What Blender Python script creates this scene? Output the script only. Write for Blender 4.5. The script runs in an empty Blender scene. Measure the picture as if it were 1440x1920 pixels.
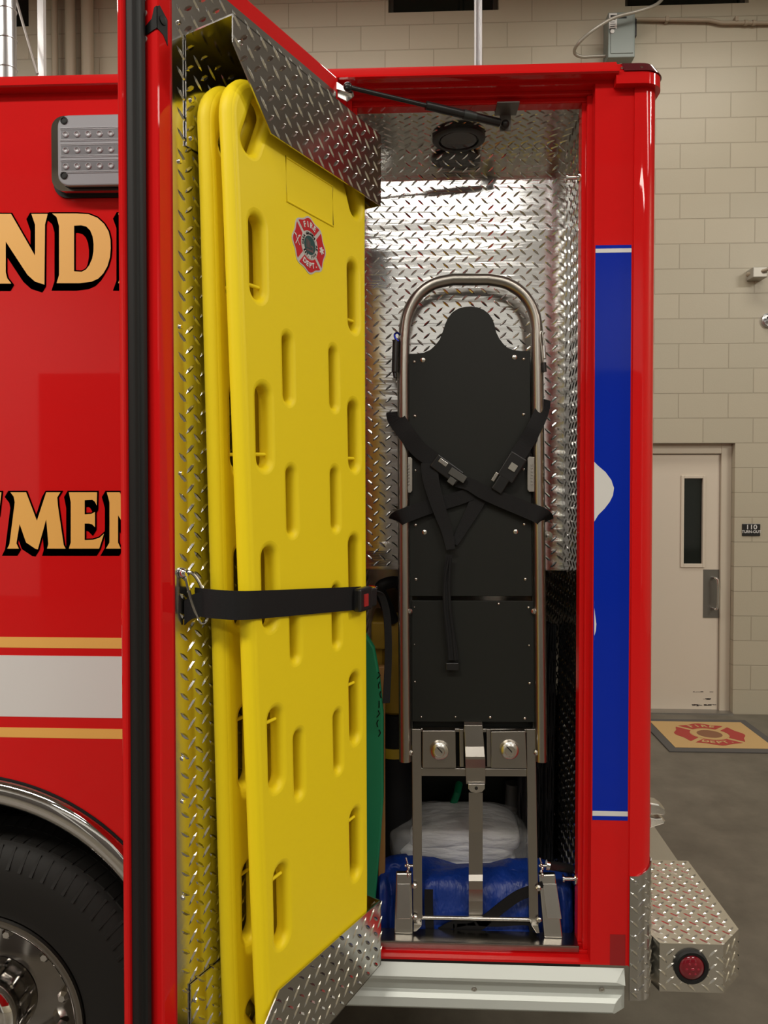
import bpy, bmesh, math, random
from mathutils import Vector, Matrix, noise
random.seed(4)
PI = math.pi
SC = bpy.context.scene
COL = SC.collection
# ---------------------------------------------------------------- camera
F, PY, PSI, PIT, ZC = 1335.0, 922.0, math.radians(2.4), math.radians(1.09), 1.97
cd = bpy.data.cameras.new('camera'); cam = bpy.data.objects.new('camera', cd); COL.objects.link(cam)
cam.location = (0, 0, ZC); cam.rotation_euler = (PI/2 - PIT, 0, PSI)
cd.sensor_fit = 'AUTO'; cd.sensor_width = 36.0; cd.lens = F/1920*36.0
cd.shift_y = -(960-PY)/1920; cd.clip_start = .02; cd.clip_end = 100
SC.camera = cam
RM = Matrix.Rotation(PSI, 3, 'Z') @ Matrix.Rotation(PI/2-PIT, 3, 'X')
def ray(u, v): return RM @ Vector(((u-720)/F, -(v-PY)/F, -1))
def U(u, v, Y):                                   # the point on the upright plane y = Y
    r = ray(u, v); k = Y/r.y; return Vector((r.x*k, Y, ZC + r.z*k))
def PZ(u, v, z):                                  # the point on the level plane at height z
    r = ray(u, v); k = (z-ZC)/r.z; return Vector((r.x*k, r.y*k, z))
# ---------------------------------------------------------------- light
SC.view_settings.view_transform = 'Standard'; SC.view_settings.look = 'None'
SC.view_settings.gamma = 1; SC.view_settings.use_curve_mapping = False
SC.view_settings.exposure = -0.12
w = bpy.data.worlds.new('world'); SC.world = w; w.use_nodes = True
w.node_tree.nodes['Background'].inputs[0].default_value = (1, .93, .82, 1)
w.node_tree.nodes['Background'].inputs[1].default_value = .05
LAMPS = [(-4.2, -1.3, 5.3, 185), (-1.5, -1.3, 5.3, 135), (1.7, -1.3, 5.3, 52), (5.0, -1.3, 5.3, 45),
         (-7.2, -5.6, 5.9, 130), (0.2, -5.6, 5.9, 105), (4.6, -5.6, 5.9, 100),
         (-4.6, 3.9, 6.1, 75), (-1.0, 4.0, 6.1, 80), (2.3, 4.5, 6.0, 50), (6.2, .8, 5.8, 310)]
for x, y, z, p in LAMPS:
    ld = bpy.data.lights.new('bay_lamp', 'AREA'); ld.shape = 'RECTANGLE'; ld.size = 2.2; ld.size_y = .55
    ld.energy = p; ld.color = (1, .945, .85)
    lo = bpy.data.objects.new('bay_lamp', ld); COL.objects.link(lo); lo.location = (x, y, z-.03)
# ---------------------------------------------------------------- materials
MATS = {}
def mat(name, col, rough=.5, metal=0., coat=0., bump=0., bscale=50., bdist=.002, aniso=None, spec=.5, alpha=1., trans=0., stretch=(1,1,1), var=0., emit=None, coatr=.03):
    if name in MATS: return MATS[name]
    m = bpy.data.materials.new(name); m.use_nodes = True; nt = m.node_tree; b = nt.nodes['Principled BSDF']
    b.inputs['Base Color'].default_value = (*col, 1); b.inputs['Roughness'].default_value = rough
    b.inputs['Metallic'].default_value = metal; b.inputs['Coat Weight'].default_value = coat
    b.inputs['Coat Roughness'].default_value = coatr
    b.inputs['Specular IOR Level'].default_value = spec; b.inputs['Coat IOR'].default_value = 1.45; b.inputs['Alpha'].default_value = alpha
    b.inputs['Transmission Weight'].default_value = trans
    if emit: b.inputs['Emission Color'].default_value = (*emit[0], 1); b.inputs['Emission Strength'].default_value = emit[1]
    tc = nt.nodes.new('ShaderNodeTexCoord'); mp = nt.nodes.new('ShaderNodeMapping'); mp.inputs['Scale'].default_value = stretch
    nt.links.new(tc.outputs['Object'], mp.inputs[0])
    nz = nt.nodes.new('ShaderNodeTexNoise'); nz.inputs['Scale'].default_value = bscale; nz.inputs['Detail'].default_value = 4
    nt.links.new(mp.outputs[0], nz.inputs['Vector'])
    if bump:
        bp = nt.nodes.new('ShaderNodeBump'); bp.inputs['Strength'].default_value = bump; bp.inputs['Distance'].default_value = bdist
        nt.links.new(nz.outputs['Fac'], bp.inputs['Height']); nt.links.new(bp.outputs[0], b.inputs['Normal'])
    if var:
        mx = nt.nodes.new('ShaderNodeMix'); mx.data_type = 'RGBA'
        mx.inputs[6].default_value = (*[c*(1-var) for c in col], 1); mx.inputs[7].default_value = (*[min(1, c*(1+var)) for c in col], 1)
        nt.links.new(nz.outputs['Fac'], mx.inputs[0]); nt.links.new(mx.outputs[2], b.inputs['Base Color'])
    MATS[name] = m; return m
RED = mat('red_paint', (.60, .007, .008), .5, 0, .9, bump=.02, bscale=3, bdist=.01, spec=.02)
REDD = mat('red_door_paint', (.57, .007, .008), .5, 0, .8, spec=.02)
PLATE = mat('diamond_plate', (.62, .61, .59), .17, 1, bump=.06, bscale=9, bdist=.012)
PLATEW = mat('diamond_plate_wall', (.88, .89, .90), .15, 1, bump=.14, bscale=2.2, bdist=.02, stretch=(1, 1, 9))
STEEL = mat('brushed_steel', (.40, .375, .34), .30, 1, bump=.08, bscale=60, bdist=.001, stretch=(1, 1, .05))
SATIN = mat('satin_steel', (.66, .64, .60), .26, 1)
CHROME = mat('chrome', (.78, .77, .76), .06, 1)
ALU = mat('anodised_aluminium', (.56, .59, .56), .42, .45)
RUB = mat('black_rubber', (.010, .010, .010), .55, spec=.25)
TIRE = mat('tyre_rubber', (.013, .012, .011), .62, spec=.25, bump=.1, bscale=80)
YEL = mat('yellow_plastic', (.86, .66, .010), .48, 0, .0, spec=.28, bump=.05, bscale=160, bdist=.0006)
BLKP = mat('black_panel', (.014, .015, .013), .5, spec=.22, bump=.08, bscale=300, bdist=.0004)
WEB = mat('black_webbing', (.008, .008, .009), .6, spec=.25, bump=.35, bscale=220, bdist=.001, stretch=(1, 1, 6))
BLKS = mat('black_plastic', (.014, .014, .015), .3)
GOLD = mat('gold_vinyl', (.80, .43, .10), .42, 0, .3)
WHITE = mat('white_vinyl', (.66, .65, .64), .35, 0, .2)
BLK = mat('black_vinyl', (.005, .005, .005), .4, spec=.2)
BLUE = mat('blue_vinyl', (.0015, .020, .36), .5, 0, .7, spec=.02, coatr=.06)
GREY = mat('grey_lens', (.26, .26, .29), .3, 0, .5)
ZINC = mat('zinc_screw', (.50, .50, .48), .4, .2)
SILL = mat('sill_steel', (.34, .32, .29), .24, 1)
DOORM = mat('door_paint', (.64, .57, .47), .5, bump=.05, bscale=30)
FRM = mat('door_frame_paint', (.56, .50, .40), .5)
PIPE = mat('painted_pipe', (.36, .30, .22), .5)
GALV = mat('galvanised', (.62, .63, .64), .33, .9, bump=.1, bscale=20)
DKGL = mat('night_glass', (.006, .009, .007), .06)
BAGB = mat('blue_nylon', (.005, .034, .25), .42, spec=.5, bump=.6, bscale=11, bdist=.035, stretch=(1.6, 1, .7))
WRAP = mat('white_sheet', (.84, .85, .86), .42, 0, .4, bump=.8, bscale=14, bdist=.03, stretch=(.6, 1, 2.2))
FILM = mat('clear_film', (.9, .9, .9), .10, alpha=.28, bump=.8, bscale=22, bdist=.01)
GREEN = mat('green_plastic', (.006, .22, .10), .4)
TAN = mat('tan_board', (.34, .17, .05), .5)
DUN = mat('ochre_fabric', (.45, .27, .02), .55, bump=.2, bscale=60)
COAT = mat('black_fabric', (.009, .009, .010), .7, bump=.5, bscale=12, bdist=.02, stretch=(2, 2, .4))
BOXG = mat('grey_enamel', (.22, .26, .245), .4)
LABEL = mat('paper_label', (.7, .7, .68), .5)
MAROON = mat('maroon_lens', (.09, .006, .014), .12, 0, .8)
MATG = mat('mat_rubber', (.085, .08, .075), .8, bump=.3, bscale=200)
MATT = mat('mat_tan_carpet', (.50, .33, .14), .9, bump=.4, bscale=300)
MATR = mat('mat_red_carpet', (.36, .045, .035), .9)
STR = mat('sticker_red', (.50, .012, .02), .35, 0, .3)
STW = mat('sticker_silver', (.52, .50, .48), .35)
STG = mat('sticker_teal', (.01, .07, .07), .35)
DARKW = mat('cavity_dark', (.03, .03, .03), .5)
def scuffmat(): return mat('scuff_mark', (.05, .04, .035), .8)
def brick_mat():
    m = bpy.data.materials.new('painted_block'); m.use_nodes = True; nt = m.node_tree; b = nt.nodes['Principled BSDF']
    tc = nt.nodes.new('ShaderNodeTexCoord'); sp = nt.nodes.new('ShaderNodeSeparateXYZ'); cb = nt.nodes.new('ShaderNodeCombineXYZ')
    nt.links.new(tc.outputs['Object'], sp.inputs[0])
    ad = nt.nodes.new('ShaderNodeMath'); ad.operation = 'ADD'; nt.links.new(sp.outputs[0], ad.inputs[0]); nt.links.new(sp.outputs[1], ad.inputs[1])
    a2 = nt.nodes.new('ShaderNodeMath'); a2.operation = 'ADD'; a2.inputs[1].default_value = .11; nt.links.new(ad.outputs[0], a2.inputs[0])
    nt.links.new(a2.outputs[0], cb.inputs[0]); nt.links.new(sp.outputs[2], cb.inputs[1])
    br = nt.nodes.new('ShaderNodeTexBrick'); nt.links.new(cb.outputs[0], br.inputs['Vector'])
    br.inputs['Scale'].default_value = 1; br.inputs['Brick Width'].default_value = .406; br.inputs['Row Height'].default_value = .2055
    br.inputs['Mortar Size'].default_value = .0045; br.inputs['Mortar Smooth'].default_value = .35; br.inputs['Bias'].default_value = 0
    br.inputs['Color1'].default_value = (.44, .40, .305, 1); br.inputs['Color2'].default_value = (.465, .42, .32, 1); br.inputs['Mortar'].default_value = (.36, .32, .24, 1)
    nz = nt.nodes.new('ShaderNodeTexNoise'); nz.inputs['Scale'].default_value = 90; nt.links.new(tc.outputs['Object'], nz.inputs['Vector'])
    b1 = nt.nodes.new('ShaderNodeBump'); b1.invert = True; b1.inputs['Strength'].default_value = .6; b1.inputs['Distance'].default_value = .006
    b2 = nt.nodes.new('ShaderNodeBump'); b2.inputs['Strength'].default_value = .15; b2.inputs['Distance'].default_value = .003
    nt.links.new(br.outputs['Fac'], b1.inputs['Height']); nt.links.new(nz.outputs['Fac'], b2.inputs['Height'])
    nt.links.new(b1.outputs[0], b2.inputs['Normal']); nt.links.new(b2.outputs[0], b.inputs['Normal'])
    nt.links.new(br.outputs['Color'], b.inputs['Base Color']); b.inputs['Roughness'].default_value = .42
    return m
BLOCK = brick_mat()
def floor_mat():
    m = bpy.data.materials.new('sealed_concrete'); m.use_nodes = True; nt = m.node_tree; b = nt.nodes['Principled BSDF']
    tc = nt.nodes.new('ShaderNodeTexCoord'); n1 = nt.nodes.new('ShaderNodeTexNoise'); n1.inputs['Scale'].default_value = 3.5; n1.inputs['Detail'].default_value = 9; n1.inputs['Roughness'].default_value = .68
    nt.links.new(tc.outputs['Object'], n1.inputs['Vector'])
    cr = nt.nodes.new('ShaderNodeValToRGB'); e = cr.color_ramp.elements
    e[0].position = .3; e[0].color = (.085, .075, .058, 1); e[1].position = .72; e[1].color = (.155, .138, .108, 1)
    nt.links.new(n1.outputs['Fac'], cr.inputs[0]); nt.links.new(cr.outputs[0], b.inputs['Base Color'])
    b.inputs['Roughness'].default_value = .38; return m
FLOORM = floor_mat()
CEILM = mat('ceiling_paint', (.30, .28, .25), .8)
WALLP = mat('far_wall_paint', (.78, .80, .80), .5)
# ---------------------------------------------------------------- mesh helpers
class MB:
    def __init__(s): s.v = []; s.f = []
    def add(s, vs, fs):
        o = len(s.v); s.v += [Vector(p) for p in vs]; s.f += [[i+o for i in q] for q in fs]; return s
    def hexa(s, p):  # 8 points, bottom 4 then top 4
        return s.add(p, [(3,2,1,0),(4,5,6,7),(0,1,5,4),(1,2,6,5),(2,3,7,6),(3,0,4,7)])
    def box(s, a, b):
        (x0,y0,z0),(x1,y1,z1) = a, b
        return s.hexa([(x0,y0,z0),(x1,y0,z0),(x1,y1,z0),(x0,y1,z0),(x0,y0,z1),(x1,y0,z1),(x1,y1,z1),(x0,y1,z1)])
    def bevbox(s, a, b, r):
        bm = bmesh.new(); bmesh.ops.create_cube(bm, size=1)
        for q in bm.verts:
            q.co = Vector([(a[i]+b[i])/2 + q.co[i]*abs(b[i]-a[i]) for i in range(3)])
        bmesh.ops.bevel(bm, geom=bm.edges[:], offset=r, segments=2, affect='EDGES', profile=.5)
        bm.verts.index_update(); s.add([q.co.copy() for q in bm.verts], [[q.index for q in f.verts] for f in bm.faces]); bm.free(); return s
    def prism(s, poly, off):  # planar loop of 3-D points pushed by vector off
        n = len(poly); off = Vector(off); a = [Vector(p) for p in poly]; b = [p+off for p in a]
        return s.add(a+b, [list(range(n))[::-1], list(range(n, 2*n))] + [(i, (i+1)%n, n+(i+1)%n, n+i) for i in range(n)])
    def tube(s, pts, r, seg=12, closed=False):
        pts = [Vector(p) for p in pts]; n = len(pts); rr = r if isinstance(r, (list, tuple)) else [r]*n
        up = None; rings = []
        for i in range(n):
            a = pts[(i-1)%n] if (closed or i) else pts[0]; b = pts[(i+1)%n] if (closed or i < n-1) else pts[-1]
            t = (b-a).normalized()
            if up is None: up = Vector((0,0,1)) if abs(t.z) < .9 else Vector((1,0,0))
            x = (up - t*up.dot(t))
            if x.length < 1e-6: x = t.orthogonal()
            x.normalize(); up = x; y = t.cross(x)
            rings.append([pts[i] + (x*math.cos(2*PI*k/seg) + y*math.sin(2*PI*k/seg))*rr[i] for k in range(seg)])
        vs = [p for q in rings for p in q]; fs = []
        m = n if closed else n-1
        for i in range(m):
            j = (i+1) % n
            for k in range(seg): fs.append((i*seg+k, i*seg+(k+1)%seg, j*seg+(k+1)%seg, j*seg+k))
        if not closed: fs += [tuple(range(seg))[::-1], tuple((n-1)*seg+k for k in range(seg))]
        return s.add(vs, fs)
    def cyl(s, a, b, r, seg=20, r2=None): return s.tube([a, b], [r, r if r2 is None else r2], seg)
    def lathe(s, c, ax, prof, seg=24, cap=True):  # prof: (radius, distance along axis)
        c = Vector(c); ax = Vector(ax).normalized(); x = ax.orthogonal().normalized(); y = ax.cross(x)
        vs = [c + ax*h + (x*math.cos(2*PI*k/seg)+y*math.sin(2*PI*k/seg))*r for r, h in prof for k in range(seg)]
        fs = [(i*seg+k, i*seg+(k+1)%seg, (i+1)*seg+(k+1)%seg, (i+1)*seg+k) for i in range(len(prof)-1) for k in range(seg)]
        n = len(prof)
        if cap: fs += [tuple(range(seg))[::-1], tuple((n-1)*seg+k for k in range(seg))]
        return s.add(vs, fs)
    def ribbon(s, pts, wid, th=.0025, nrm=None):  # pts centre line, wid: width vector(s)
        pts = [Vector(p) for p in pts]; n = len(pts); W = wid if isinstance(wid, list) else [Vector(wid)]*n
        a, b, c, d = [], [], [], []
        for i in range(n):
            t = (pts[min(i+1,n-1)]-pts[max(i-1,0)]).normalized(); w = Vector(W[i]); q = nrm if nrm else t.cross(w).normalized()
            q = Vector(q)*th/2
            a.append(pts[i]-w/2+q); b.append(pts[i]+w/2+q); c.append(pts[i]+w/2-q); d.append(pts[i]-w/2-q)
        vs = []; fs = []
        for i in range(n): vs += [a[i], b[i], c[i], d[i]]
        for i in range(n-1):
            for k in range(4): fs.append((4*i+k, 4*i+(k+1)%4, 4*i+4+(k+1)%4, 4*i+4+k))
        fs += [(3,2,1,0), (4*n-4, 4*n-3, 4*n-2, 4*n-1)]
        return s.add(vs, fs)
    def build(s, name, m, parent=None, smooth=False, bevel=0, solid=0, label=None, sub=0):
        me = bpy.data.meshes.new(name)
        if parent is None and s.v:
            lo = Vector([min(p[i] for p in s.v) for i in range(3)]); hi = Vector([max(p[i] for p in s.v) for i in range(3)])
            org = Vector(((lo.x+hi.x)/2, (lo.y+hi.y)/2, lo.z)) if not getattr(s, 'keep', False) else Vector((0,0,0))
        else: org = Vector((0,0,0))
        me.from_pydata([p-org for p in s.v], [], s.f); me.update()
        bm = bmesh.new(); bm.from_mesh(me); bmesh.ops.recalc_face_normals(bm, faces=bm.faces[:]); bm.to_mesh(me); bm.free()
        o = bpy.data.objects.new(name, me); COL.objects.link(o); o.location = org
        me.materials.append(m)
        if smooth:
            for p in me.polygons: p.use_smooth = True
            md = o.modifiers.new('edge_split', 'EDGE_SPLIT'); md.split_angle = math.radians(smooth if smooth > 1 else 40)
        if bevel:
            md = o.modifiers.new('bevel', 'BEVEL'); md.width = bevel; md.segments = 2; md.limit_method = 'ANGLE'; md.angle_limit = math.radians(40)
            for p in me.polygons: p.use_smooth = False
        if parent is not None:
            o.parent = parent
            if parent.parent is None: o.matrix_parent_inverse = Matrix.Translation(-ORG[parent.name])
        else: ORG[o.name] = org
        if label: o['label'] = label
        return o
ORG = {}
def root(o):
    while o.parent: o = o.parent
    return o
def tag(o, label=None, cat=None, group=None, kind=None):
    for k, v in (('label', label), ('category', cat), ('group', group), ('kind', kind)):
        if v: o[k] = v
    return o
def thing(name, loc, label, cat, group=None):
    o = bpy.data.objects.new(name, None); COL.objects.link(o); o.location = Vector(loc); o.empty_display_size = .05
    ORG[o.name] = Vector(loc); return tag(o, label, cat, group)
def struct(mb, name, m, **k):
    mb.keep = True; return tag(mb.build(name, m, **k), kind='structure')
def curve2d(loops, ext=0., bev=0., res=3, offset=0.):
    cu = bpy.data.curves.new('tmp', 'CURVE'); cu.dimensions = '2D'; cu.fill_mode = 'BOTH'
    cu.extrude = ext; cu.bevel_depth = bev; cu.bevel_resolution = res; cu.offset = offset
    for k, lp in enumerate(loops):
        ar = sum(lp[i][0]*lp[(i+1)%len(lp)][1]-lp[(i+1)%len(lp)][0]*lp[i][1] for i in range(len(lp)))
        if (ar > 0) == (k == 0): lp = lp[::-1]
        sp = cu.splines.new('POLY'); sp.points.add(len(lp)-1); sp.use_cyclic_u = True
        for i, p in enumerate(lp): sp.points[i].co = (p[0], p[1], 0, 1)
    o = bpy.data.objects.new('tmp', cu); return _eval(o)
def _eval(o):
    COL.objects.link(o); dg = bpy.context.evaluated_depsgraph_get(); dg.update(); e = o.evaluated_get(dg); me = e.to_mesh()
    vs = [v.co.copy() for v in me.vertices]; fs = [list(p.vertices) for p in me.polygons]; e.to_mesh_clear()
    d = o.data; bpy.data.objects.remove(o); bpy.data.curves.remove(d); return vs, fs
def text2d(s, size=1., ext=0., bold=0.):
    cu = bpy.data.curves.new('tmp', 'FONT'); cu.body = s; cu.size = size; cu.extrude = ext; cu.offset = bold; cu.align_x = 'CENTER'; cu.align_y = 'CENTER'
    return _eval(bpy.data.objects.new('tmp', cu))
def mapped(mb, vf, fn): return mb.add([fn(p.x, p.y, p.z) for p in vf[0]], vf[1])
def inside(p, poly, mg=0.):
    x, y = p; c = False; n = len(poly)
    for i in range(n):
        (x1, y1), (x2, y2) = poly[i], poly[(i+1)%n]
        if (y1 > y) != (y2 > y) and x < (x2-x1)*(y-y1)/(y2-y1)+x1: c = not c
        if mg:
            dx, dy = x2-x1, y2-y1; L = dx*dx+dy*dy or 1e-9; t = max(0, min(1, ((x-x1)*dx+(y-y1)*dy)/L))
            if math.hypot(x-x1-t*dx, y-y1-t*dy) < mg: return False
    return c
def lozenges(mb, poly, fn, pitch=.037, L=.030, W=.0072, h=.0021, off=(0, 0), mg=.006, tilt=42):
    """raised tread lozenges over poly; fn(x, y, height) gives the point in the world"""
    xs = [p[0] for p in poly]; ys = [p[1] for p in poly]
    for par in (0, 1):
        a = math.radians(tilt if par else -tilt); ca, sa = math.cos(a), math.sin(a)
        i = math.floor((min(xs)-off[0])/pitch)-1
        while off[0]+i*pitch < max(xs)+pitch:
            j = math.floor((min(ys)-off[1])/pitch)-1
            while off[1]+j*pitch < max(ys)+pitch:
                cx, cy = off[0]+(i+.5*par)*pitch, off[1]+(j+.5*par)*pitch
                if inside((cx, cy), poly, mg):
                    q = [(-L/2,0,0),(-L/5,-W/2,0),(L/5,-W/2,0),(L/2,0,0),(L/5,W/2,0),(-L/5,W/2,0),(-L*.28,0,h),(L*.28,0,h)]
                    mb.add([fn(cx+x*ca-y*sa, cy+x*sa+y*ca, z) for x, y, z in q], [(0,1,6),(1,2,7,6),(2,3,7),(3,4,7),(4,5,6,7),(5,0,6)])
                j += 1
            i += 1
def sheet(mb, poly, fn, th=.003):
    n = len(poly); mb.add([fn(x, y, 0) for x, y in poly]+[fn(x, y, -th) for x, y in poly],
        [list(range(n)), list(range(n, 2*n))[::-1]]+[(i, (i+1)%n, n+(i+1)%n, n+i) for i in range(n)])
def blob(mb, c, r, pw=.5, nu=40, nv=24, amp=.0, fr=5., seed=0., flat=None):
    c = Vector(c); vs = []; fs = []
    def sp(x): return math.copysign(abs(x)**pw, x)
    for j in range(nv+1):
        th = -PI/2+PI*j/nv
        for i in range(nu):
            ph = 2*PI*i/nu
            d = Vector((sp(math.cos(th))*sp(math.cos(ph))*r[0], sp(math.cos(th))*sp(math.sin(ph))*r[1], sp(math.sin(th))*r[2]))
            p = c+d
            if amp:
                n = noise.noise(Vector((p.x*fr+seed, p.y*fr, p.z*fr*.8)))+.5*noise.noise(Vector((p.x*fr*2.3, p.y*fr*2.3+seed, p.z*fr*2)))
                p = p + d.normalized()*n*amp
            if flat is not None and p.z < flat: p.z = flat
            vs.append(p)
    for j in range(nv):
        for i in range(nu): fs.append((j*nu+i, j*nu+(i+1)%nu, (j+1)*nu+(i+1)%nu, (j+1)*nu+i))
    return mb.add(vs, fs)
def lerp(a, b, t): return a+(b-a)*t
def arc(cx, cy, r, a0, a1, n=10): return [(cx+r*math.cos(math.radians(a0+(a1-a0)*k/n)), cy+r*math.sin(math.radians(a0+(a1-a0)*k/n))) for k in range(n+1)]
def slot(cx, cy, w, h, rot=0, n=10):
    r = w/2; p = arc(0, h/2-r, r, 0, 180, n)+arc(0, -h/2+r, r, 180, 360, n); a = math.radians(rot)
    return [(cx+x*math.cos(a)-y*math.sin(a), cy+x*math.sin(a)+y*math.cos(a)) for x, y in p]
def smoothpath(P, n=8):
    P = [Vector(p) for p in P]; out = []
    for i in range(len(P)-1):
        a, b, c, d = P[max(i-1,0)], P[i], P[i+1], P[min(i+2,len(P)-1)]
        for k in range(n):
            t = k/n; out.append(.5*((2*b)+(c-a)*t+(2*a-5*b+4*c-d)*t*t+(3*b-a-3*c+d)*t**3))
    return out+[P[-1]]
# ---------------------------------------------------------------- the room
YW, CH = 6.02, 7.0
XL, XR, YF = -9.0, 8.0, -8.0
struct(MB().box((XL-.2, YF-.2, -.15), (XR+.2, YW+.4, 0)), 'floor', FLOORM)
struct(MB().box((XL-.2, YF-.2, CH), (XR+.2, YW+.4, CH+.15)), 'ceiling', CEILM)
struct(MB().box((XL-.2, YF-.2, 0), (XL, YW+.2, CH)), 'wall_left', BLOCK)
struct(MB().box((XR, YF-.2, 0), (XR+.2, YW+.2, CH)), 'wall_right', BLOCK)
struct(MB().box((XL, YF-.2, 0), (XR, YF, CH)), 'wall_front', WALLP)
for k, x in enumerate((-6.2, -1.9, 2.4)):      # the overhead doors of the bay behind the camera
    m = MB(); m.box((x, YF, 0), (x+3.7, YF+.06, 3.7))
    for j in range(1, 6): m.box((x, YF+.06, j*.62-.01), (x+3.7, YF+.075, j*.62+.01))
    struct(m, 'door_%d' % (k+2), mat('bay_door_paint', (.10, .09, .085), .45))
dR = U(1377, 1000, YW).x; dL = dR-1.06; dH = 11*.2055
wz = [U(30, 50, YW), U(56, 0, YW), U(728, 22, YW), U(935, 0, YW), U(1175, 10, YW), U(1405, 0, YW)]
holes = [(U(-20, 50, YW).x, U(54, 50, YW).x, U(30, 50, YW).z), (U(728, 24, YW).x, U(890+45, 24, YW).x, U(728, 24, YW).z), (U(1172, 10, YW).x, U(1404, 10, YW).x, U(1200, 11, YW).z)]
wb = MB()
wb.box((XL, YW, 0), (dL, YW+.2, dH)); wb.box((dR, YW, 0), (XR, YW+.2, dH))
zt = min(h[2] for h in holes)
wb.box((XL, YW, dH), (XR, YW+.2, zt))
xs = XL
WT = 6.3
for a, b, z in holes:
    wb.box((xs, YW, zt), (a, YW+.2, WT))
    if z > zt+.001: wb.box((a, YW, zt), (b, YW+.2, z))
    xs = b
wb.box((xs, YW, zt), (XR, YW+.2, WT)); wb.box((XL, YW, WT), (XR, YW+.2, CH))
struct(wb, 'wall_back', BLOCK)
for k, (a, b, z) in enumerate(holes):
    g = struct(MB().box((a, YW+.10, z), (b, YW+.115, WT)), 'window_%d' % (k+1), DKGL)
    fr = MB()
    for q in ((a, a+.04), (b-.04, b)): fr.box((q[0], YW+.07, z), (q[1], YW+.13, WT))
    fr.box((a, YW+.07, z), (b, YW+.13, z+.035)); fr.box((a, YW+.07, WT-.04), (b, YW+.13, WT))
    ORG[g.name] = Vector((0,0,0)); fr.build('window_frame', mat('bronze_frame', (.05, .045, .035), .4), g)
# the door in the back wall
fr = MB(); fw = .055
fr.box((dL, YW+.06, 0), (dL+fw, YW+.18, dH)).box((dR-fw-.03, YW+.06, 0), (dR, YW+.18, dH)).box((dL+fw, YW+.06, dH-.085), (dR-fw-.03, YW+.18, dH))
fo = struct(fr, 'trim_1', FRM, bevel=.004)
lx0, lx1 = dL+fw+.004, dR-fw-.034; lz1 = dH-.09; ly = YW+.085
vw0, vw1 = U(1282, 950, ly).x, U(1317, 950, ly).x; vz0, vz1 = U(1300, 1057, ly).z, U(1300, 897, ly).z
lf = MB(); lf.box((lx0, ly, .012), (vw0, ly+.045, lz1)).box((vw1, ly, .012), (lx1, ly+.045, lz1)).box((vw0, ly, .012), (vw1, ly+.045, vz0)).box((vw0, ly, vz1), (vw1, ly+.045, lz1))
leaf = struct(lf, 'door_1', DOORM); ORG[leaf.name] = Vector((0,0,0))
MB().box((vw0, ly+.015, vz0), (vw1, ly+.025, vz1)).build('pane', DKGL, leaf)
t = MB()
for a, b in (((vw0-.025, vz0-.03), (vw0, vz1+.025)), ((vw1, vz0-.03), (vw1+.02, vz1+.025)), ((vw0, vz0-.03), (vw1, vz0)), ((vw0, vz1), (vw1, vz1+.025))):
    t.box((a[0], ly-.012, a[1]), (b[0], ly, b[1]))
t.build('vision_frame', DOORM, leaf, bevel=.003)
a = U(1318, 1158, ly); b = U(1352, 1068, ly)
pp = MB().box((a.x, ly-.004, a.z), (b.x, ly, b.z)).build('pull_plate', mat('dull_steel', (.20, .19, .17), .45, .8), leaf)
hx, h0, h1 = U(1340, 1100, ly).x, U(1340, 1140, ly).z, U(1340, 1083, ly).z
MB().tube(smoothpath([(hx-.02, ly, h0), (hx-.015, ly-.05, h0), (hx, ly-.065, h0+.03), (hx, ly-.065, h1-.03), (hx-.015, ly-.05, h1), (hx-.02, ly, h1)]), .010).build('pull_handle', CHROME, leaf, smooth=True)
sm = MB(); random.seed(3)
for k in range(26):
    u0 = random.uniform(1296, 1340); v0 = random.choice([1311, 1312, 1321, 1322, 1323, 1324, 1298]); p = U(u0, v0, ly)
    wd = random.uniform(.008, .035); sm.box((p.x, ly-.0006, p.z), (p.x+wd, ly, p.z+random.uniform(.002, .008)))
sm.build('scuff', scuffmat(), leaf)
struct(MB().box((dL, YW-.02, 0), (dR, YW+.2, .012)), 'trim_2', mat('threshold', (.35, .33, .3), .4, .8))
struct(MB().box((dL, YW+.19, 0), (dR, YW+.2, dH)), 'trim_3', DARKW)
# room number sign
a = U(1391, 1005, YW); b = U(1425, 982, YW)
sg = thing('room_sign', (a.x, YW-.006, a.z), 'small black room number sign on the block wall right of the beige door', 'sign')
MB().bevbox((a.x, YW-.008, a.z), (b.x, YW, b.z), .003).build('sign_plate', BLKS, sg)
def front_text(name, s, c, size, y, m, parent, bold=0, sx=1.):
    mb = MB(); mapped(mb, text2d(s, size, .0006, bold), lambda x, yy, z: Vector((c[0]+x*sx, y-z, c[1]+yy))); return mb.build(name, m, parent)
front_text('sign_number', '110', ((a.x+b.x)/2, U(1408, 988.5, YW).z), .052, YW-.0085, WHITE, sg, .0008, 1.2)
front_text('sign_text', 'TURN-OUT', ((a.x+b.x)/2, U(1408, 997, YW).z), .031, YW-.0085, WHITE, sg, .0006, .98)
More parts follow.
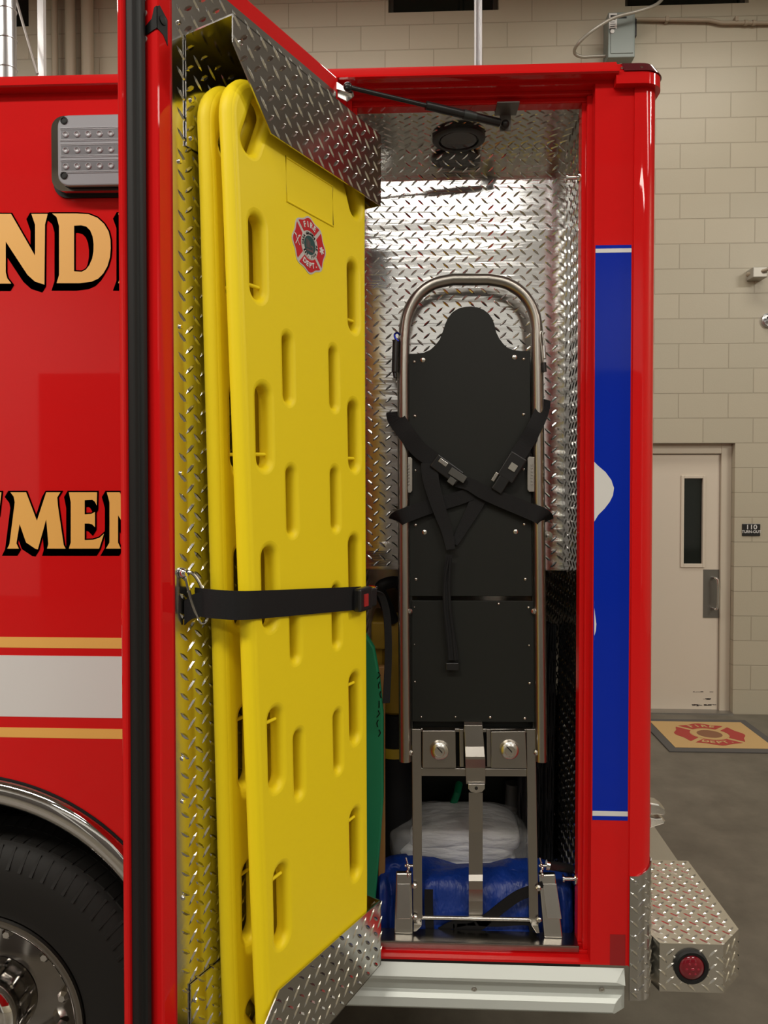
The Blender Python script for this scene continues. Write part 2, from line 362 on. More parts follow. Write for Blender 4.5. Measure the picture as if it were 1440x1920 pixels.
# entrance mat
m0, m1, m2 = PZ(1255, 1410, 0), PZ(1397, 1352, 0), PZ(1255, 1410, 0)
mx0 = m0.x; mx1 = m1.x; my0 = m0.y; my1 = m1.y
fm = thing('floor_mat', ((mx0+mx1)/2, my0, 0), 'grey bordered tan entrance mat with red fire department cross by the beige door', 'mat')
MB().bevbox((mx0, my0, .0), (mx1, my1, .009), .003).build('mat_border', MATG, fm)
bd = .065
MB().box((mx0+bd, my0+bd, .008), (mx1-bd, my1-bd, .0115)).build('mat_carpet', MATT, fm)
def mr(R, a): return R*(.955+.045*math.cos(math.radians(8*a)))
def maltese(R, n=96): return [(mr(R, 360*k/n)*math.cos(2*PI*k/n), mr(R, 360*k/n)*math.sin(2*PI*k/n)) for k in range(n)]
def emblem(parent, fn, R, names, mats, small=False):
    """fire department cross; fn(x, y, lift)"""
    silver, red, teal, black = mats
    def put(name, loops, lift, m, th=.0004):
        mb = MB(); vf = curve2d(loops, th); mapped(mb, vf, lambda x, y, z: fn(x, y, lift+z)); return mb.build(name, m, parent)
    if silver: put(names+'_border', [[(x*1.07, y*1.07) for x, y in maltese(R)]], .0004, silver)
    for q in range(4):
        a0 = 90*q; P = []
        for t in range(17):
            a = a0-41+82*t/16; r = mr(R, a)
            P.append((r*math.cos(math.radians(a)), r*math.sin(math.radians(a))))
        for t in range(7):
            a = a0+37-74*t/6; P.append((R*.54*math.cos(math.radians(a)), R*.54*math.sin(math.radians(a))))
        put(names+'_lobe', [P], .0010, red)
    put(names+'_ring', [arc(0, 0, R*.51, 0, 350, 35)], .0012, STW if silver else MATT)
    put(names+'_disc', [arc(0, 0, R*.35, 0, 350, 35)], .0018, teal)
    def letters(s, rad, a_mid, da, size, m, flip=1, bold=0):
        mb = MB(); k0 = (len(s)-1)/2
        for i, ch in enumerate(s):
            if ch == ' ': continue
            a = math.radians(a_mid-flip*(i-k0)*da); rot = a-PI/2 if flip > 0 else a+PI/2
            cx, cy = rad*math.cos(a), rad*math.sin(a); vf = text2d(ch, size, .0003, bold)
            mapped(mb, vf, lambda x, y, z: fn(cx+x*math.cos(rot)-y*math.sin(rot), cy+x*math.sin(rot)+y*math.cos(rot), .0022+z))
        return mb.build(names+'_text', m, parent)
    W = WHITE if silver else MATT
    letters('FIRE', R*.745, 90, 16, R*.29, W, 1, R*.010); letters('DEPT.', R*.745, -90, 14, R*.27, W, -1, R*.010)
    if silver:
        letters('CASA GRANDE, AZ', R*.43, 88, 13.5, R*.135, black, 1, R*.004); letters('EST. 1915', R*.43, -90, 13.5, R*.135, black, -1, R*.004)
        for ang in range(0, 180, 60): put(names+'_star', [slotp(R*.76, 0, R*.07, R*.30, ang)], .0020+ang*1e-6, W)
        put(names+'_axe', [slotp(-R*.76, 0, R*.025, R*.42, 35)], .0020, W); put(names+'_axe', [slotp(-R*.76, 0, R*.025, R*.42, -35)], .00205, W)
        put(names+'_axe', [slotp(-R*.88, R*.17, R*.05, R*.14, 60)], .0021, W); put(names+'_axe', [slotp(-R*.64, R*.17, R*.05, R*.14, -60)], .0021, W)
        g = .035*R; gm = mat('sticker_bronze', (.12, .075, .075), .4)
        for k in range(3): put(names+'_mark', [[(-.22*R+k*.09*R, -.12*R), (-.17*R+k*.09*R, -.12*R), (-.17*R+k*.09*R, .20*R-k*.03*R), (-.22*R+k*.09*R, .20*R-k*.03*R)]], .0022, gm)
        put(names+'_mark', [[(-.22*R, -.24*R), (.20*R, -.24*R), (.20*R, .0), (.05*R, .0), (.05*R, -.06*R), (.14*R, -.06*R), (.14*R, -.16*R), (-.22*R, -.16*R)]], .0022, gm)
def slotp(cx, cy, w, h, rot): return slot(cx, cy, w, h, rot, 4)
mcx, mcy = (mx0+mx1)/2, (my0+my1)/2
emblem(fm, lambda x, y, l: Vector((mcx+x*1.12, mcy+y, .0115+l)), .235, 'mat_emblem', (None, MATR, mat('mat_brown', (.22, .10, .05), .9), BLK))
# electrical box, conduits
a = U(1140, 108, YW-.15); b = U(1191, 22, YW-.15)
eb = thing('disconnect_switch', ((a.x+b.x)/2, YW-.01, a.z), 'grey electrical disconnect box with a white label high on the block wall', 'electrical box')
MB().bevbox((a.x, YW-.15, a.z), (b.x, YW, b.z), .006).build('box_body', BOXG, eb)
MB().box((a.x+.02, YW-.156, a.z+.03), (b.x-.015, YW-.15, b.z-.02)).build('cover', BOXG, eb, bevel=.002)
q0, q1 = U(1142, 54, YW-.157), U(1157, 20, YW-.157)
MB().box((q0.x, YW-.158, q0.z), (q1.x, YW-.156, q1.z-.02)).build('paper_label', LABEL, eb)
MB().box((q0.x+.01, YW-.159, q1.z-.05), (q1.x-.01, YW-.158, q1.z-.035)).build('label_band', BLKS, eb)
for kk in range(5): MB().box((q0.x+.008, YW-.1588, q1.z-.075-.017*kk), (q1.x-.012-.006*(kk % 2), YW-.158, q1.z-.071-.017*kk)).build('label_line', BLKS, eb)
MB().box((q1.x+.01, YW-.159, q1.z-.062), (b.x-.07, YW-.156, q1.z-.05)).build('handle_slot', BLKS, eb)
MB().lathe(U(1148, 59, YW-.157), (0,-1,0), [(.016, 0), (.016, .004), (.012, .005)], 20).build('round_seal', LABEL, eb, smooth=True)
MB().box((b.x, YW-.13, b.z-.18), (b.x+.02, YW-.09, b.z-.04)).build('switch_lever', BLKS, eb, bevel=.004)
cf = MB().tube(smoothpath([U(1137, 105, YW-.07), U(1110, 106, YW-.07), U(1088, 106, YW-.09), U(1077, 98, YW-.12), U(1084, 82, YW-.2), U(1110, 58, YW-.25), U(1150, 34, YW-.25), U(1200, 20, YW-.25), U(1234, 6, YW-.2), U(1250, -20, YW-.12), U(1252, -60, YW-.04), (U(1252, -60, YW).x, YW-.04, CH-.001)]), .013)
tag(cf.build('flexible_conduit', mat('conduit_grey', (.40, .38, .33), .35, .3), smooth=True), 'grey flexible conduit looping from the electrical box up the wall', 'conduit')
cc = MB().tube([U(1191, 36, YW-.03), U(1330, 38, YW-.03), U(1352, 43, YW-.03), U(1440, 43, YW-.03), U(1600, 44, YW-.03)], .016)
rc = cc.build('rigid_conduit', PIPE, smooth=True); tag(rc, 'straight beige conduit running right along the wall from the electrical box', 'conduit')
for uu in (1398, 1413): MB().lathe(U(uu, 43, YW-.03), (1,0,0), [(.022, -.012), (.022, .012)], 16).build('coupling', PIPE, rc, smooth=True)
for uu in (1250, 1380): p = U(uu, 37, YW-.03); MB().box((p.x-.012, YW-.05, p.z-.02), (p.x+.012, YW, p.z+.02)).build('pipe_clip', PIPE, rc)
# small bracket and round valve on the wall
p = U(1402, 517, YW)
br = thing('wall_bracket', (p.x, YW-.01, p.z), 'small metal hose bracket arm on the block wall above the round fitting', 'bracket')
MB().tube([U(1403, 515, YW-.02), U(1416, 512, YW-.10)], [.022, .02], 10).build('clamp', PIPE, br, smooth=True)
MB().bevbox(tuple(U(1412, 520, YW-.12)), tuple(U(1426, 508, YW)), .006).build('base_plate', mat('conduit_grey', (.40, .38, .33), .35, .3), br)
MB().tube([U(1418, 512, YW-.08), U(1440, 505, YW-.15), U(1475, 493, YW-.2)], .013).build('arm', PIPE, br, smooth=True)
p = U(1441, 601, YW)
rv = thing('round_fitting', (p.x, YW, p.z-.06), 'round steel valve fitting on the wall at the right edge', 'valve')
MB().lathe(p, (0,-1,0), [(.062, 0), (.062, .02), (.052, .03), (.05, .012), (.02, .012)], 28).build('collar', GALV, rv, smooth=True)
MB().lathe(p+Vector((0,-.012,0)), (0,-1,0), [(.022, 0), (.022, .05), (.014, .055)], 18).build('stem', GALV, rv, smooth=True)
MB().box((p.x-.03, YW-.06, p.z+.01), (p.x+.03, YW-.03, p.z+.022)).build('handle', BLKS, rv)
# pipes, duct and struts behind the truck
for k, (ua, ub) in enumerate(((92, 104), (120, 139), (151, 173))):
    a, b = U(ua, 70, YW-.10), U(ub, 70, YW-.10); r = (b.x-a.x)/2
    q = MB().tube([((a.x+b.x)/2, YW-r-.03, 0), ((a.x+b.x)/2, YW-r-.03, CH)], r, 20).build('wall_pipe', PIPE, smooth=True)
    tag(q, ['thin beige vertical pipe on the wall, leftmost of the three', 'beige vertical pipe on the wall, middle of the three', 'thickest beige vertical pipe on the wall, rightmost of the three'][k], 'pipe', 'beige vertical wall pipes')
a = U(14, 70, 4.9); r = U(29, 70, 4.9).x-a.x
dm = MB().tube([(a.x, 4.9, 0), (a.x, 4.9, CH)], r, 28); dk = dm.build('spiral_duct', GALV, smooth=True); tag(dk, 'round galvanised duct standing at the left edge behind the truck', 'duct')
for z in range(9, 32): MB().tube([Vector((a.x+math.cos(t*PI/12)*r*1.01, 4.9+math.sin(t*PI/12)*r*1.01, z*.2+.02)) for t in range(24)], .006, 6, closed=True).build('duct_seam', GALV, dk, smooth=True)
a, b = U(73, 70, 5.2), U(84, 70, 5.2)
sf = thing('strut_support', (a.x, 5.2, 0), 'white steel strut with a thin diagonal brace beside the galvanised duct', 'strut')
MB().box((a.x, 5.18, 0), (b.x, 5.22, CH)).build('post', mat('white_metal', (.75, .76, .78), .3, .3), sf)
MB().tube([U(70, 139, 5.1), U(28, -8, 5.1)], .010).build('brace', mat('grey_metal', (.3, .27, .25), .4, .4), sf, smooth=True)
a, b = U(889, 60, 5.2), U(903, 60, 5.2)
s2 = thing('hanging_strut', (a.x, 5.2, 0), 'white slotted steel strut rising behind the middle of the truck roof', 'strut')
c = MB(); c.box((a.x, 5.17, 0), (a.x+.012, 5.22, CH)).box((b.x-.012, 5.17, 0), (b.x, 5.22, CH)).box((a.x, 5.21, 0), (b.x, 5.22, CH)); c.build('channel', MATS['white_metal'], s2)
# ceiling lights
for x, y, LAMP_Z, p_ in LAMPS:
    fx = thing('bay_light', (x, y, LAMP_Z), 'long ceiling light fixture hanging over the vehicle bay', 'light', 'ceiling light fixtures over the bay')
    h = MB(); h.box((x-1.13, y-.3, LAMP_Z), (x+1.13, y+.3, LAMP_Z+.07)); h.build('housing', WHITE, fx)
    for sx in (-.5, .5): MB().tube([(x+sx, y, LAMP_Z+.07), (x+sx, y, CH)], .006, 8).build('hanger', GALV, fx)
# ---------------------------------------------------------------- the truck body
YB = 1.804
bx = lambda u: U(u, 900, YB).x
ZT, ZB = ZC+1.030, ZC-1.234
OL, OR = bx(650), bx(1112); OZ0, OZ1 = ZC-1.228, ZC+.978
XR2 = bx(1231); XP = bx(1184); XF = -3.0; YFAR = 4.15
tr = thing('fire_truck', ((XF+XR2)/2, YB, 0), 'red fire truck body with an open side compartment and gold lettering', 'fire truck')
WX, WZ = U(-64, 1950, YB).x, .4975; AZ = .580; AR = .597
left = [(XF, ZB), (WX-AR, ZB)]
a0 = math.degrees(math.asin((AZ-ZB)/AR)) if AZ > ZB else -math.degrees(math.asin((ZB-AZ)/AR))
sa = math.degrees(math.asin((ZB-AZ)/AR))
left = [(XF, ZB)]+[(WX-AR*math.cos(math.radians(t)), AZ+AR*math.sin(math.radians(t))) for t in [sa+(180-2*sa)*k/40 for k in range(41)]]+[(OL, ZB), (OL, ZC+1.0), (XF, ZC+1.0)]
b = MB(); b.prism([(x, YB, z) for x, z in left], (0, .03, 0))
b.box((OL, YB, OZ1), (OR, YB+.03, ZC+1.0)).box((OR, YB, ZB), (XP+.004, YB+.03, ZC+1.0)).box((OL, YB, ZB), (OR, YB+.03, OZ0))
b.box((XF, YFAR-.03, ZB), (XR2, YFAR, ZT)).box((XR2-.03, YB+.06, ZB), (XR2, YFAR-.03, ZT-.06)).box((XF, YB+.03, ZT-.05), (XR2-.02, YFAR-.03, ZT-.03)).box((XF, YB+.03, ZB), (XF+.03, YFAR-.03, ZT-.05))
b.box((XF, YB+.03, ZC+.985), (XR2-.04, YB+.07, ZT-.02))
b.build('body_panel', RED, tr)
# underside, wheel well
u = MB(); u.box((WX+AR+.03, 2.9, ZB+.02), (XR2-.05, YFAR-.05, ZB+.05)); u.build('underbody', DARKW, tr)
wv = [(WX-(AR+.02)*math.cos(math.radians(t)), AZ+(AR+.02)*math.sin(math.radians(t))) for t in range(-10, 191, 8)]
u = MB(); n = len(wv); u.add([(x, YB+.03, z) for x, z in wv]+[(x, YB+.65, z) for x, z in wv], [(i, i+1, n+i+1, n+i) for i in range(n-1)]+[list(range(n, 2*n))]); u.build('wheel_well', mat('well_black', (.01, .01, .01), .8), tr)
# chassis rail / rear underside seen below the rub rail
MB().box((OL-.4, YB+.35, .35), (XR2-.1, YB+.42, .60)).build('chassis_rail', DARKW, tr)
# corner post with rounded nose
def post(x0, x1, y0, y1, r, z0, z1, n=8):
    P = [(x0, y0)]+[(x1-r+r*math.sin(PI/2*k/n), y0+r-r*math.cos(PI/2*k/n)) for k in range(n+1)]+[(x1, y1), (x0, y1)]
    return P
m = MB(); P = post(XP, XR2, YB-.006, YB+.10, .042, 0, 0); m.prism([(x, y, ZB-.0) for x, y in P], (0, 0, ZC+.970-ZB)); pst = m.build('corner_post', RED, tr, smooth=25)
# drip rail along the roof edge: profile (outward, height)
xr = bx(1150)
prof = [(0, .985), (-.028, .987), (-.032, .990), (-.031, .995), (-.026, .997), (-.010, 1.020), (-.003, 1.028), (.006, 1.030), (.03, 1.031), (.03, .985)]
m = MB(); m.prism([(XF, YB+y, ZC+z) for y, z in prof], (xr-XF, 0, 0)); m.build('roof_rail', RED, tr, smooth=30)
# corner casting and marker lamp
P = post(bx(1146), XR2+.010, YB-.024, YB+.16, .055, 0, 0)
m = MB(); m.prism([(x, y, ZC+.964) for x, y in P], (0, 0, .028))
P2 = post(bx(1146), XR2+.010, YB-.024, YB+.16, .055, 0, 0); n = len(P2)
c0 = Vector((bx(1146), YB+.16, 0))
def shr(x, y, k): return (c0.x+(x-c0.x)*(1-k), c0.y+(y-c0.y)*(1-k*1.1))
vs = [(x, y, ZC+.992) for x, y in P2]+[(*shr(x, y, .10), ZC+1.022) for x, y in P2]+[(*shr(x, y, .26), ZC+1.030) for x, y in P2]
fs = [(i, (i+1)%n, n+(i+1)%n, n+i) for i in range(n)]+[(n+i, n+(i+1)%n, 2*n+(i+1)%n, 2*n+i) for i in range(n)]+[list(range(2*n, 3*n))]
m.add(vs, fs); m.build('corner_cap', RED, tr, smooth=25)
P3 = post(bx(1160), XR2+.012, YB-.027, YB+.10, .055, 0, 0); n = len(P3); c0 = Vector((bx(1146), YB+.16, 0))
m = MB(); vs = [(x, y, ZC+.9935) for x, y in P3]+[(*shr(x, y, .085), ZC+1.0205) for x, y in P3]+[(*shr(x, y, .16), ZC+1.029) for x, y in P3]
m.add(vs, [(i, (i+1)%n, n+(i+1)%n, n+i) for i in range(n)]+[(n+i, n+(i+1)%n, 2*n+(i+1)%n, 2*n+i) for i in range(n)]+[list(range(2*n, 3*n)), list(range(n))[::-1]])
ml = m.build('marker_lamp', MAROON, tr, smooth=25)
for uu, vv in ((1166, 129), (1203, 127)): MB().lathe(U(uu, vv, YB-.018), (0, -1, .6), [(.004, 0), (.004, .002), (.002, .003)], 12).build('lamp_screw', CHROME, ml, smooth=True)
# opening rings
def ring(m, x0, x1, z0, z1, X0, X1, Z0, Z1, y0, y1):
    m.box((X0, y0, Z1-0), (X1, y1, Z1+0)) if 0 else None
    m.box((X0, y0, z1), (X1, y1, Z1)).box((X0, y0, Z0), (X1, y1, z0)).box((X0, y0, z0), (x0, y1, z1)).box((x1, y0, z0), (X1, y1, z1))
m = MB(); ring(m, OL+.012, OR-.012, OZ0+.010, OZ1-.010, OL-.05, OR+.05, OZ0-.004, ZC+1.0, YB+.031, YB+.045)
ring(m, OL+.024, OR-.022, ZC-1.208, ZC+.956, OL-.05, OR+.05, OZ0-.004, ZC+1.0, YB+.045, YB+.082)
m.build('opening_frame', RED, tr, bevel=.003)
IL, IR = OL+.024, OR-.022
# liner of the compartment
LX0, LX1, YBK, CZ = IL-.02, IR+.018, 2.09, ZC+.958
YDP = 2.62; ZS = ZC-.266
bw = [(LX0, ZS), (LX1, ZS), (LX1, CZ), (LX0, CZ)]
def fl(Y): return lambda x, z, h: Vector((x, Y-h, z))
m = MB(); sheet(m, bw, fl(YBK)); lozenges(m, bw, fl(YBK), off=(bx(900), ZC+.1), L=.028, W=.0062, h=.0015); bwl = m.build('back_liner', PLATEW, tr)
def fx_(X, s): return lambda y, z, h: Vector((X+s*h, y, z))
sd = [(YB+.082, ZC-1.235), (YDP, ZC-1.235), (YDP, ZS), (YBK, ZS), (YBK, CZ), (YB+.082, CZ)]
for X, s in ((LX0, 1), (LX1, -1)):
    m = MB(); m.add([fx_(X, s)(y, z, 0) for y, z in sd]+[fx_(X, s)(y, z, -.003) for y, z in sd], [list(range(6)), list(range(6, 12))[::-1]]+[(i, (i+1)%6, 6+(i+1)%6, 6+i) for i in range(6)])
    lozenges(m, sd, fx_(X, s), off=(YB+.1, ZC)); m.build('side_liner', PLATE, tr)
cl = [(LX0, YB+.082), (LX1, YB+.082), (LX1, YBK), (LX0, YBK)]
fc = lambda x, y, h: Vector((x, y, CZ-h))
m = MB(); sheet(m, cl, fc); lozenges(m, cl, fc, off=(bx(900), YB)); m.build('ceiling_liner', PLATE, tr)
m = MB(); m.box((LX0, YBK+.001, ZS-.003), (LX1, YDP, ZS)); m.box((LX0, YDP, ZC-1.24), (LX1, YDP+.003, ZS)); m.build('lower_liner', PLATE, tr)
m = MB(); m.box((LX0, YB+.083, ZC-1.248), (LX1, YDP, ZC-1.235)); m.build('compartment_floor', SILL, tr)
m = MB(); m.box((IL, YB+.028, ZC-1.216), (IR, YB+.081, ZC-1.205)).box((IL, YB+.026, ZC-1.222), (IR, YB+.030, ZC-1.205)); m.build('sill_plate', SILL, tr, bevel=.0015)
# dome lamp in the compartment ceiling
p = PZ(860, 256, CZ); dl = MB().lathe(p, (0,0,-1), [(.074, 0), (.074, .010), (.066, .014), (.056, .014), (.054, .008)], 36).build('ceiling_lamp', BLKS, tr, smooth=True)
MB().lathe(p+Vector((0,0,-.004)), (0,0,-1), [(.055, 0), (.05, .008), (.02, .012)], 30).build('lamp_lens', mat('clear_lens', (.08, .08, .085), .15, .3), dl, smooth=True)
# round washer on the back liner
p = U(1027, 1005, YBK); MB().lathe(p, (0,-1,0), [(.014, 0), (.014, .003), (.006, .004), (.006, .009), (.003, .01)], 20).build('liner_bolt', SATIN, tr, smooth=True)
for vv in (333, 1648):
    p = U(1089, vv, YB+.08); p.x = IR
    MB().lathe(p, (-1,0,0), [(.016, 0), (.015, .003), (.0055, .004), (.0055, .028), (.010, .029), (.010, .033)], 20).build('striker_pin', CHROME, tr, smooth=True)
for vv in (300, 420, 560, 700, 850, 1000): p = U(1088, vv, YB+.1); p.x = LX1; MB().lathe(p+Vector((0,.05,0)), (-1,0,0), [(.005, 0), (.004, .003)], 10).build('liner_rivet', CHROME, tr)
# rub rail with mitred end
rx = bx(1177); zt = ZC-1.240; zb = ZC-1.343
prof = [(0, zt), (-.050, zt-.004), (-.056, zt-.010), (-.056, zt-.026), (-.050, zt-.029), (-.028, zt-.032), (-.028, zt-.072), (-.050, zt-.077), (-.056, zt-.080), (-.056, zt-.096), (-.050, zb), (0, zb)]
prof = [(0, zt), (-.018, zt-.026), (-.018, zt-.034), (-.006, zt-.038), (-.006, zt-.066), (-.012, zt-.070), (-.020, zt-.078), (-.026, zb+.006), (-.022, zb), (0, zb)]
m = MB(); n = len(prof); xl = WX+AR+.04
vs = [(xl, YB+y, z) for y, z in prof]+[(rx+y*1.4 if not (zt-.066 < z < zt-.03) else rx-.002, YB+y, z) for y, z in prof]
m.add(vs, [list(range(n))[::-1], list(range(n, 2*n))]+[(i, (i+1)%n, n+(i+1)%n, n+i) for i in range(n)]); rr = m.build('rub_rail', ALU, tr, bevel=.0012)
for uu in (889, 1128): MB().lathe(U(uu, 1855, YB-.006), (0,-1,0), [(.007, 0), (.007, .001), (.004, .002), (.0015, .001)], 16).build('rail_screw', SATIN, rr, smooth=True)
# vinyl stripes
st = lambda x0, x1, v0, v1, m_, nm, l, t=.0008: MB().box((x0, YB-t, U(900, v1, YB).z), (x1, YB, U(900, v0, YB).z)).build(nm, m_, tr, label=l)
sx0, sx1 = bx(1114), bx(1181)
st(sx0, sx1, 463, 1533, BLUE, 'side_stripe', 'blue vertical vinyl stripe'); st(sx0, sx1, 469.5, 477, WHITE, 'side_band', 'thin white band', .0012); st(sx0, sx1, 1516, 1525, WHITE, 'side_band', 'thin white band', .0012)
def fv(u_, v_, y): p = U(u_, v_, YB); return Vector((p.x, y, p.z))
for P in ([(1107, 866), (1121, 873), (1135, 885), (1146, 900), (1151, 915), (1149, 929), (1143, 941), (1134, 953), (1122, 965), (1107, 978)],
          [(1107, 1128), (1112, 1140), (1116, 1155), (1118, 1170), (1117, 1183), (1114, 1192), (1107, 1201)]):
    MB().prism([fv(max(x, 1114), y, YB-.0012) for x, y in P], (0, .001, 0)).build('star_symbol', WHITE, tr, label='white curved tip of a medical star')
st(bx(-800), bx(560), 1202.5, 1223, GOLD, 'lower_stripe', 'thin gold stripe'); st(bx(-800), bx(560), 1238, 1356, WHITE, 'lower_stripe', 'wide white stripe'); st(bx(-800), bx(560), 1377, 1396, GOLD, 'lower_stripe', 'thin gold stripe')
# reflector patch, corner guard, rear step
MB().box((bx(1149), YB-.0008, U(1160, 1810, YB).z), (bx(1178), YB, U(1160, 1752, YB).z)).build('reflector_patch', mat('dark_red_reflector', (.30, .012, .014), .25), tr)
gx0, gx1 = bx(1184), XR2+.004; gz0, gz1 = U(1200, 1872, YB).z, U(1200, 1640, YB).z
m = MB(); per = [(gx0, YB-.0095)]+[(gx1-.045+.045*math.sin(PI/2*k/8), YB-.0095+.045-.045*math.cos(PI/2*k/8)) for k in range(9)]+[(gx1, YB+.10)]
L = [0]
for i in range(1, len(per)): L.append(L[-1]+math.dist(per[i], per[i-1]))
def gp(s_, z, h):
    s_ = max(0, min(L[-1], s_)); i = max(k for k in range(len(L)-1) if L[k] <= s_+1e-9); t = (s_-L[i])/(L[i+1]-L[i]); a, b_ = per[i], per[i+1]
    dx, dy = b_[0]-a[0], b_[1]-a[1]; l = math.hypot(dx, dy); return Vector((a[0]+dx*t+dy/l*h, a[1]+dy*t-dx/l*h, z))
def gtop(s_): return gz1+(.0 if s_ < .02 else min(.03, (s_-.02)*.5))
for i in range(len(per)-1):
    m.add([gp(L[i], gz0, 0), gp(L[i+1], gz0, 0), gp(L[i+1], gtop(L[i+1]), 0), gp(L[i], gtop(L[i]), 0), gp(L[i], gz0, -.003), gp(L[i+1], gz0, -.003), gp(L[i+1], gtop(L[i+1]), -.003), gp(L[i], gtop(L[i]), -.003)], [(0,1,2,3),(7,6,5,4),(0,4,5,1),(2,6,7,3)])
lozenges(m, [(0, gz0), (L[-1], gz0), (L[-1], gz1+.02), (.0, gz1)], gp, pitch=.036, off=(.012, gz0+.015)); cg = m.build('corner_guard', PLATE, tr, label='polished diamond plate corner guard')
for vv in (1655, 1757, 1858): MB().lathe(U(1192, vv, YB-.0095), (0,-1,0), [(.005, 0), (.0045, .003), (.002, .004)], 12).build('guard_rivet', CHROME, cg, smooth=True)
zs = U(1300, 1770, 1.83).z; A = U(1237, 1770, 1.83); B = U(1356, 1770, 1.83); Cc = PZ(1385, 1742, zs); Dd = PZ(1290, 1614, zs); Yd = Dd.y
top = [(A.x, A.y), (B.x, B.y), (Cc.x, Cc.y), (Dd.x, Dd.y), (XR2-.01, Yd), (XR2-.01, 1.93)]
zb2 = zs-.125
m = MB(); m.prism([(x, y, zb2) for x, y in top], (0, 0, zs-zb2)); lozenges(m, top, lambda x, y, h: Vector((x, y, zs+h)), pitch=.036, off=(A.x+.01, A.y+.012))
for i in (0, 1, 2):
    p, q = Vector((*top[i], 0)), Vector((*top[i+1], 0)); d = (q-p); l = d.length; d /= l; nn = Vector((d.y, -d.x, 0))
    lozenges(m, [(0, zb2), (l, zb2), (l, zs), (0, zs)], lambda s_, z, h, p=p, d=d, nn=nn: Vector((p.x+d.x*s_+nn.x*h, p.y+d.y*s_+nn.y*h, z)), pitch=.036, off=(.008, zb2+.012))
rs = m.build('rear_step', mat('step_plate', (.78, .76, .70), .27, 1, bump=.06, bscale=9, bdist=.01), tr, bevel=0, label='diamond plate rear step bumper corner')
MB().box((XR2-.2, Yd, zs-.10), (Dd.x-.03, YFAR-.3, zs-.002)).build('rear_bumper', PLATE, tr)
MB().box((XR2-.10, 1.95, zb2+.01), (XR2+.01, YFAR-.35, zs-.03)).build('bumper_mount', DARKW, tr)
p = U(1295, 1811, 1.83); ml2 = MB().lathe(p, (0,-1,0), [(.044, 0), (.044, .006), (.040, .010), (.033, .009), (.031, .004)], 36).build('step_lamp', RUB, tr, smooth=True)
MB().lathe(p, (0,-1,0), [(.032, 0), (.032, .006), (.027, .011), (.015, .0135), (.004, .014)], 30).build('lamp_lens', mat('red_lens', (.16, .004, .012), .12, 0, .8), ml2, smooth=True)
m = MB()
for k in range(7):
    a = k*PI/3; q = p+Vector((.014*math.cos(a), -.0105, .014*math.sin(a))) if k < 6 else p+Vector((0, -.0125, 0))
    m.lathe(q, (0,-1,0), [(.005, 0), (.0042, .002), (.002, .0035)], 12)
m.build('lamp_diodes', mat('red_lens_bright', (.30, .01, .03), .15, 0, .8), ml2, smooth=True)
# chrome tow hooks behind the corner
for P in ([(1218, 1506), (1236, 1509), (1247, 1517), (1249, 1524), (1245, 1530), (1234, 1528), (1218, 1529)], [(1218, 1554), (1246, 1545), (1249, 1540), (1241, 1534), (1230, 1535), (1218, 1532)]):
    m = MB(); m.prism([U(x, y, 2.16) for x, y in P], (0, .05, 0)); m.build('grab_hook', SATIN, tr, bevel=.004)
MB().box((XR2-.01, 2.15, U(1220, 1560, 2.2).z), (XR2+.006, 2.25, U(1220, 1500, 2.2).z)).build('hook_base', CHROME, tr)
MB().box((XR2-.002, 1.96, U(1232, 430, 1.96).z), (XR2+.006, 2.06, U(1232, 250, 1.96).z)).build('rear_lamp', BLKS, tr)
# chrome arch trim, wheel
def archpts(R, y, n=48): return [Vector((WX-R*math.cos(t), y, AZ+R*math.sin(t))) for t in [math.radians(sa+(180-2*sa)*k/n) for k in range(n+1)]]
m = MB(); n_ = 48; prof = [(.612, 0), (.612, -.006), (.602, -.016), (.582, -.024), (.560, -.020), (.546, -.006), (.546, .004)]
rows = [archpts(R, YB+y) for R, y in prof]; k = len(prof); W_ = n_+1
m.add([p for r_ in rows for p in r_], [(i*W_+j, i*W_+j+1, (i+1)*W_+j+1, (i+1)*W_+j) for i in range(k-1) for j in range(n_)]); m.build('arch_trim', CHROME, tr, smooth=50)
m = MB().tube(archpts(.615, YB-.002), .0035, 6); m.build('arch_gasket', RUB, tr, smooth=True)
YWH = YB+.045
wc = Vector((WX, YWH, WZ))
tp = [(.30, .03), (.31, .0), (.34, -.008), (.40, -.012), (.44, -.010), (.455, -.004), (.463, -.001), (.487, .012), (.503, .03), (.507, .05), (.507, .22), (.49, .25), (.44, .262), (.30, .25)]
tp = [(r_*.975, h_) for r_, h_ in tp]
ty = MB().lathe(wc, (0,1,0), tp+[tp[0]], 96, cap=False).build('tire', TIRE, tr, smooth=35)
m = MB()
for k in range(84):
    a = 2*PI*k/84; ca, sa_ = math.cos(a), math.sin(a); da = .009; 
    def rp(r_, y, t): return Vector((WX+r_*.96*math.cos(a+t), YWH+y, WZ+r_*.96*math.sin(a+t)))
    m.add([rp(.455, -.008, -da), rp(.455, -.008, da+.006), rp(.500, .022, da+.012), rp(.500, .022, -da+.012), rp(.455, -.012, -da*.8), rp(.455, -.012, da+.004), rp(.507, .018, da+.010), rp(.507, .018, -da+.014)], [(0,1,2,3),(4,5,6,7),(0,1,5,4),(1,2,6,5),(2,3,7,6),(3,0,4,7)])
    for (y0, y1) in ((.030, .085), (.095, .15), (.16, .215)):
        s_ = .010*(1 if y0 != .095 else -1)
        m.add([rp(.506, y0, -.029+s_), rp(.506, y0, .029+s_), rp(.506, y1, .029-s_), rp(.506, y1, -.029-s_), rp(.516, y0, -.027+s_), rp(.516, y0, .027+s_), rp(.516, y1, .027-s_), rp(.516, y1, -.027-s_)], [(4,5,6,7),(0,1,5,4),(1,2,6,5),(2,3,7,6),(3,0,4,7)])
m.build('tread', TIRE, ty, label='raised tyre tread blocks')
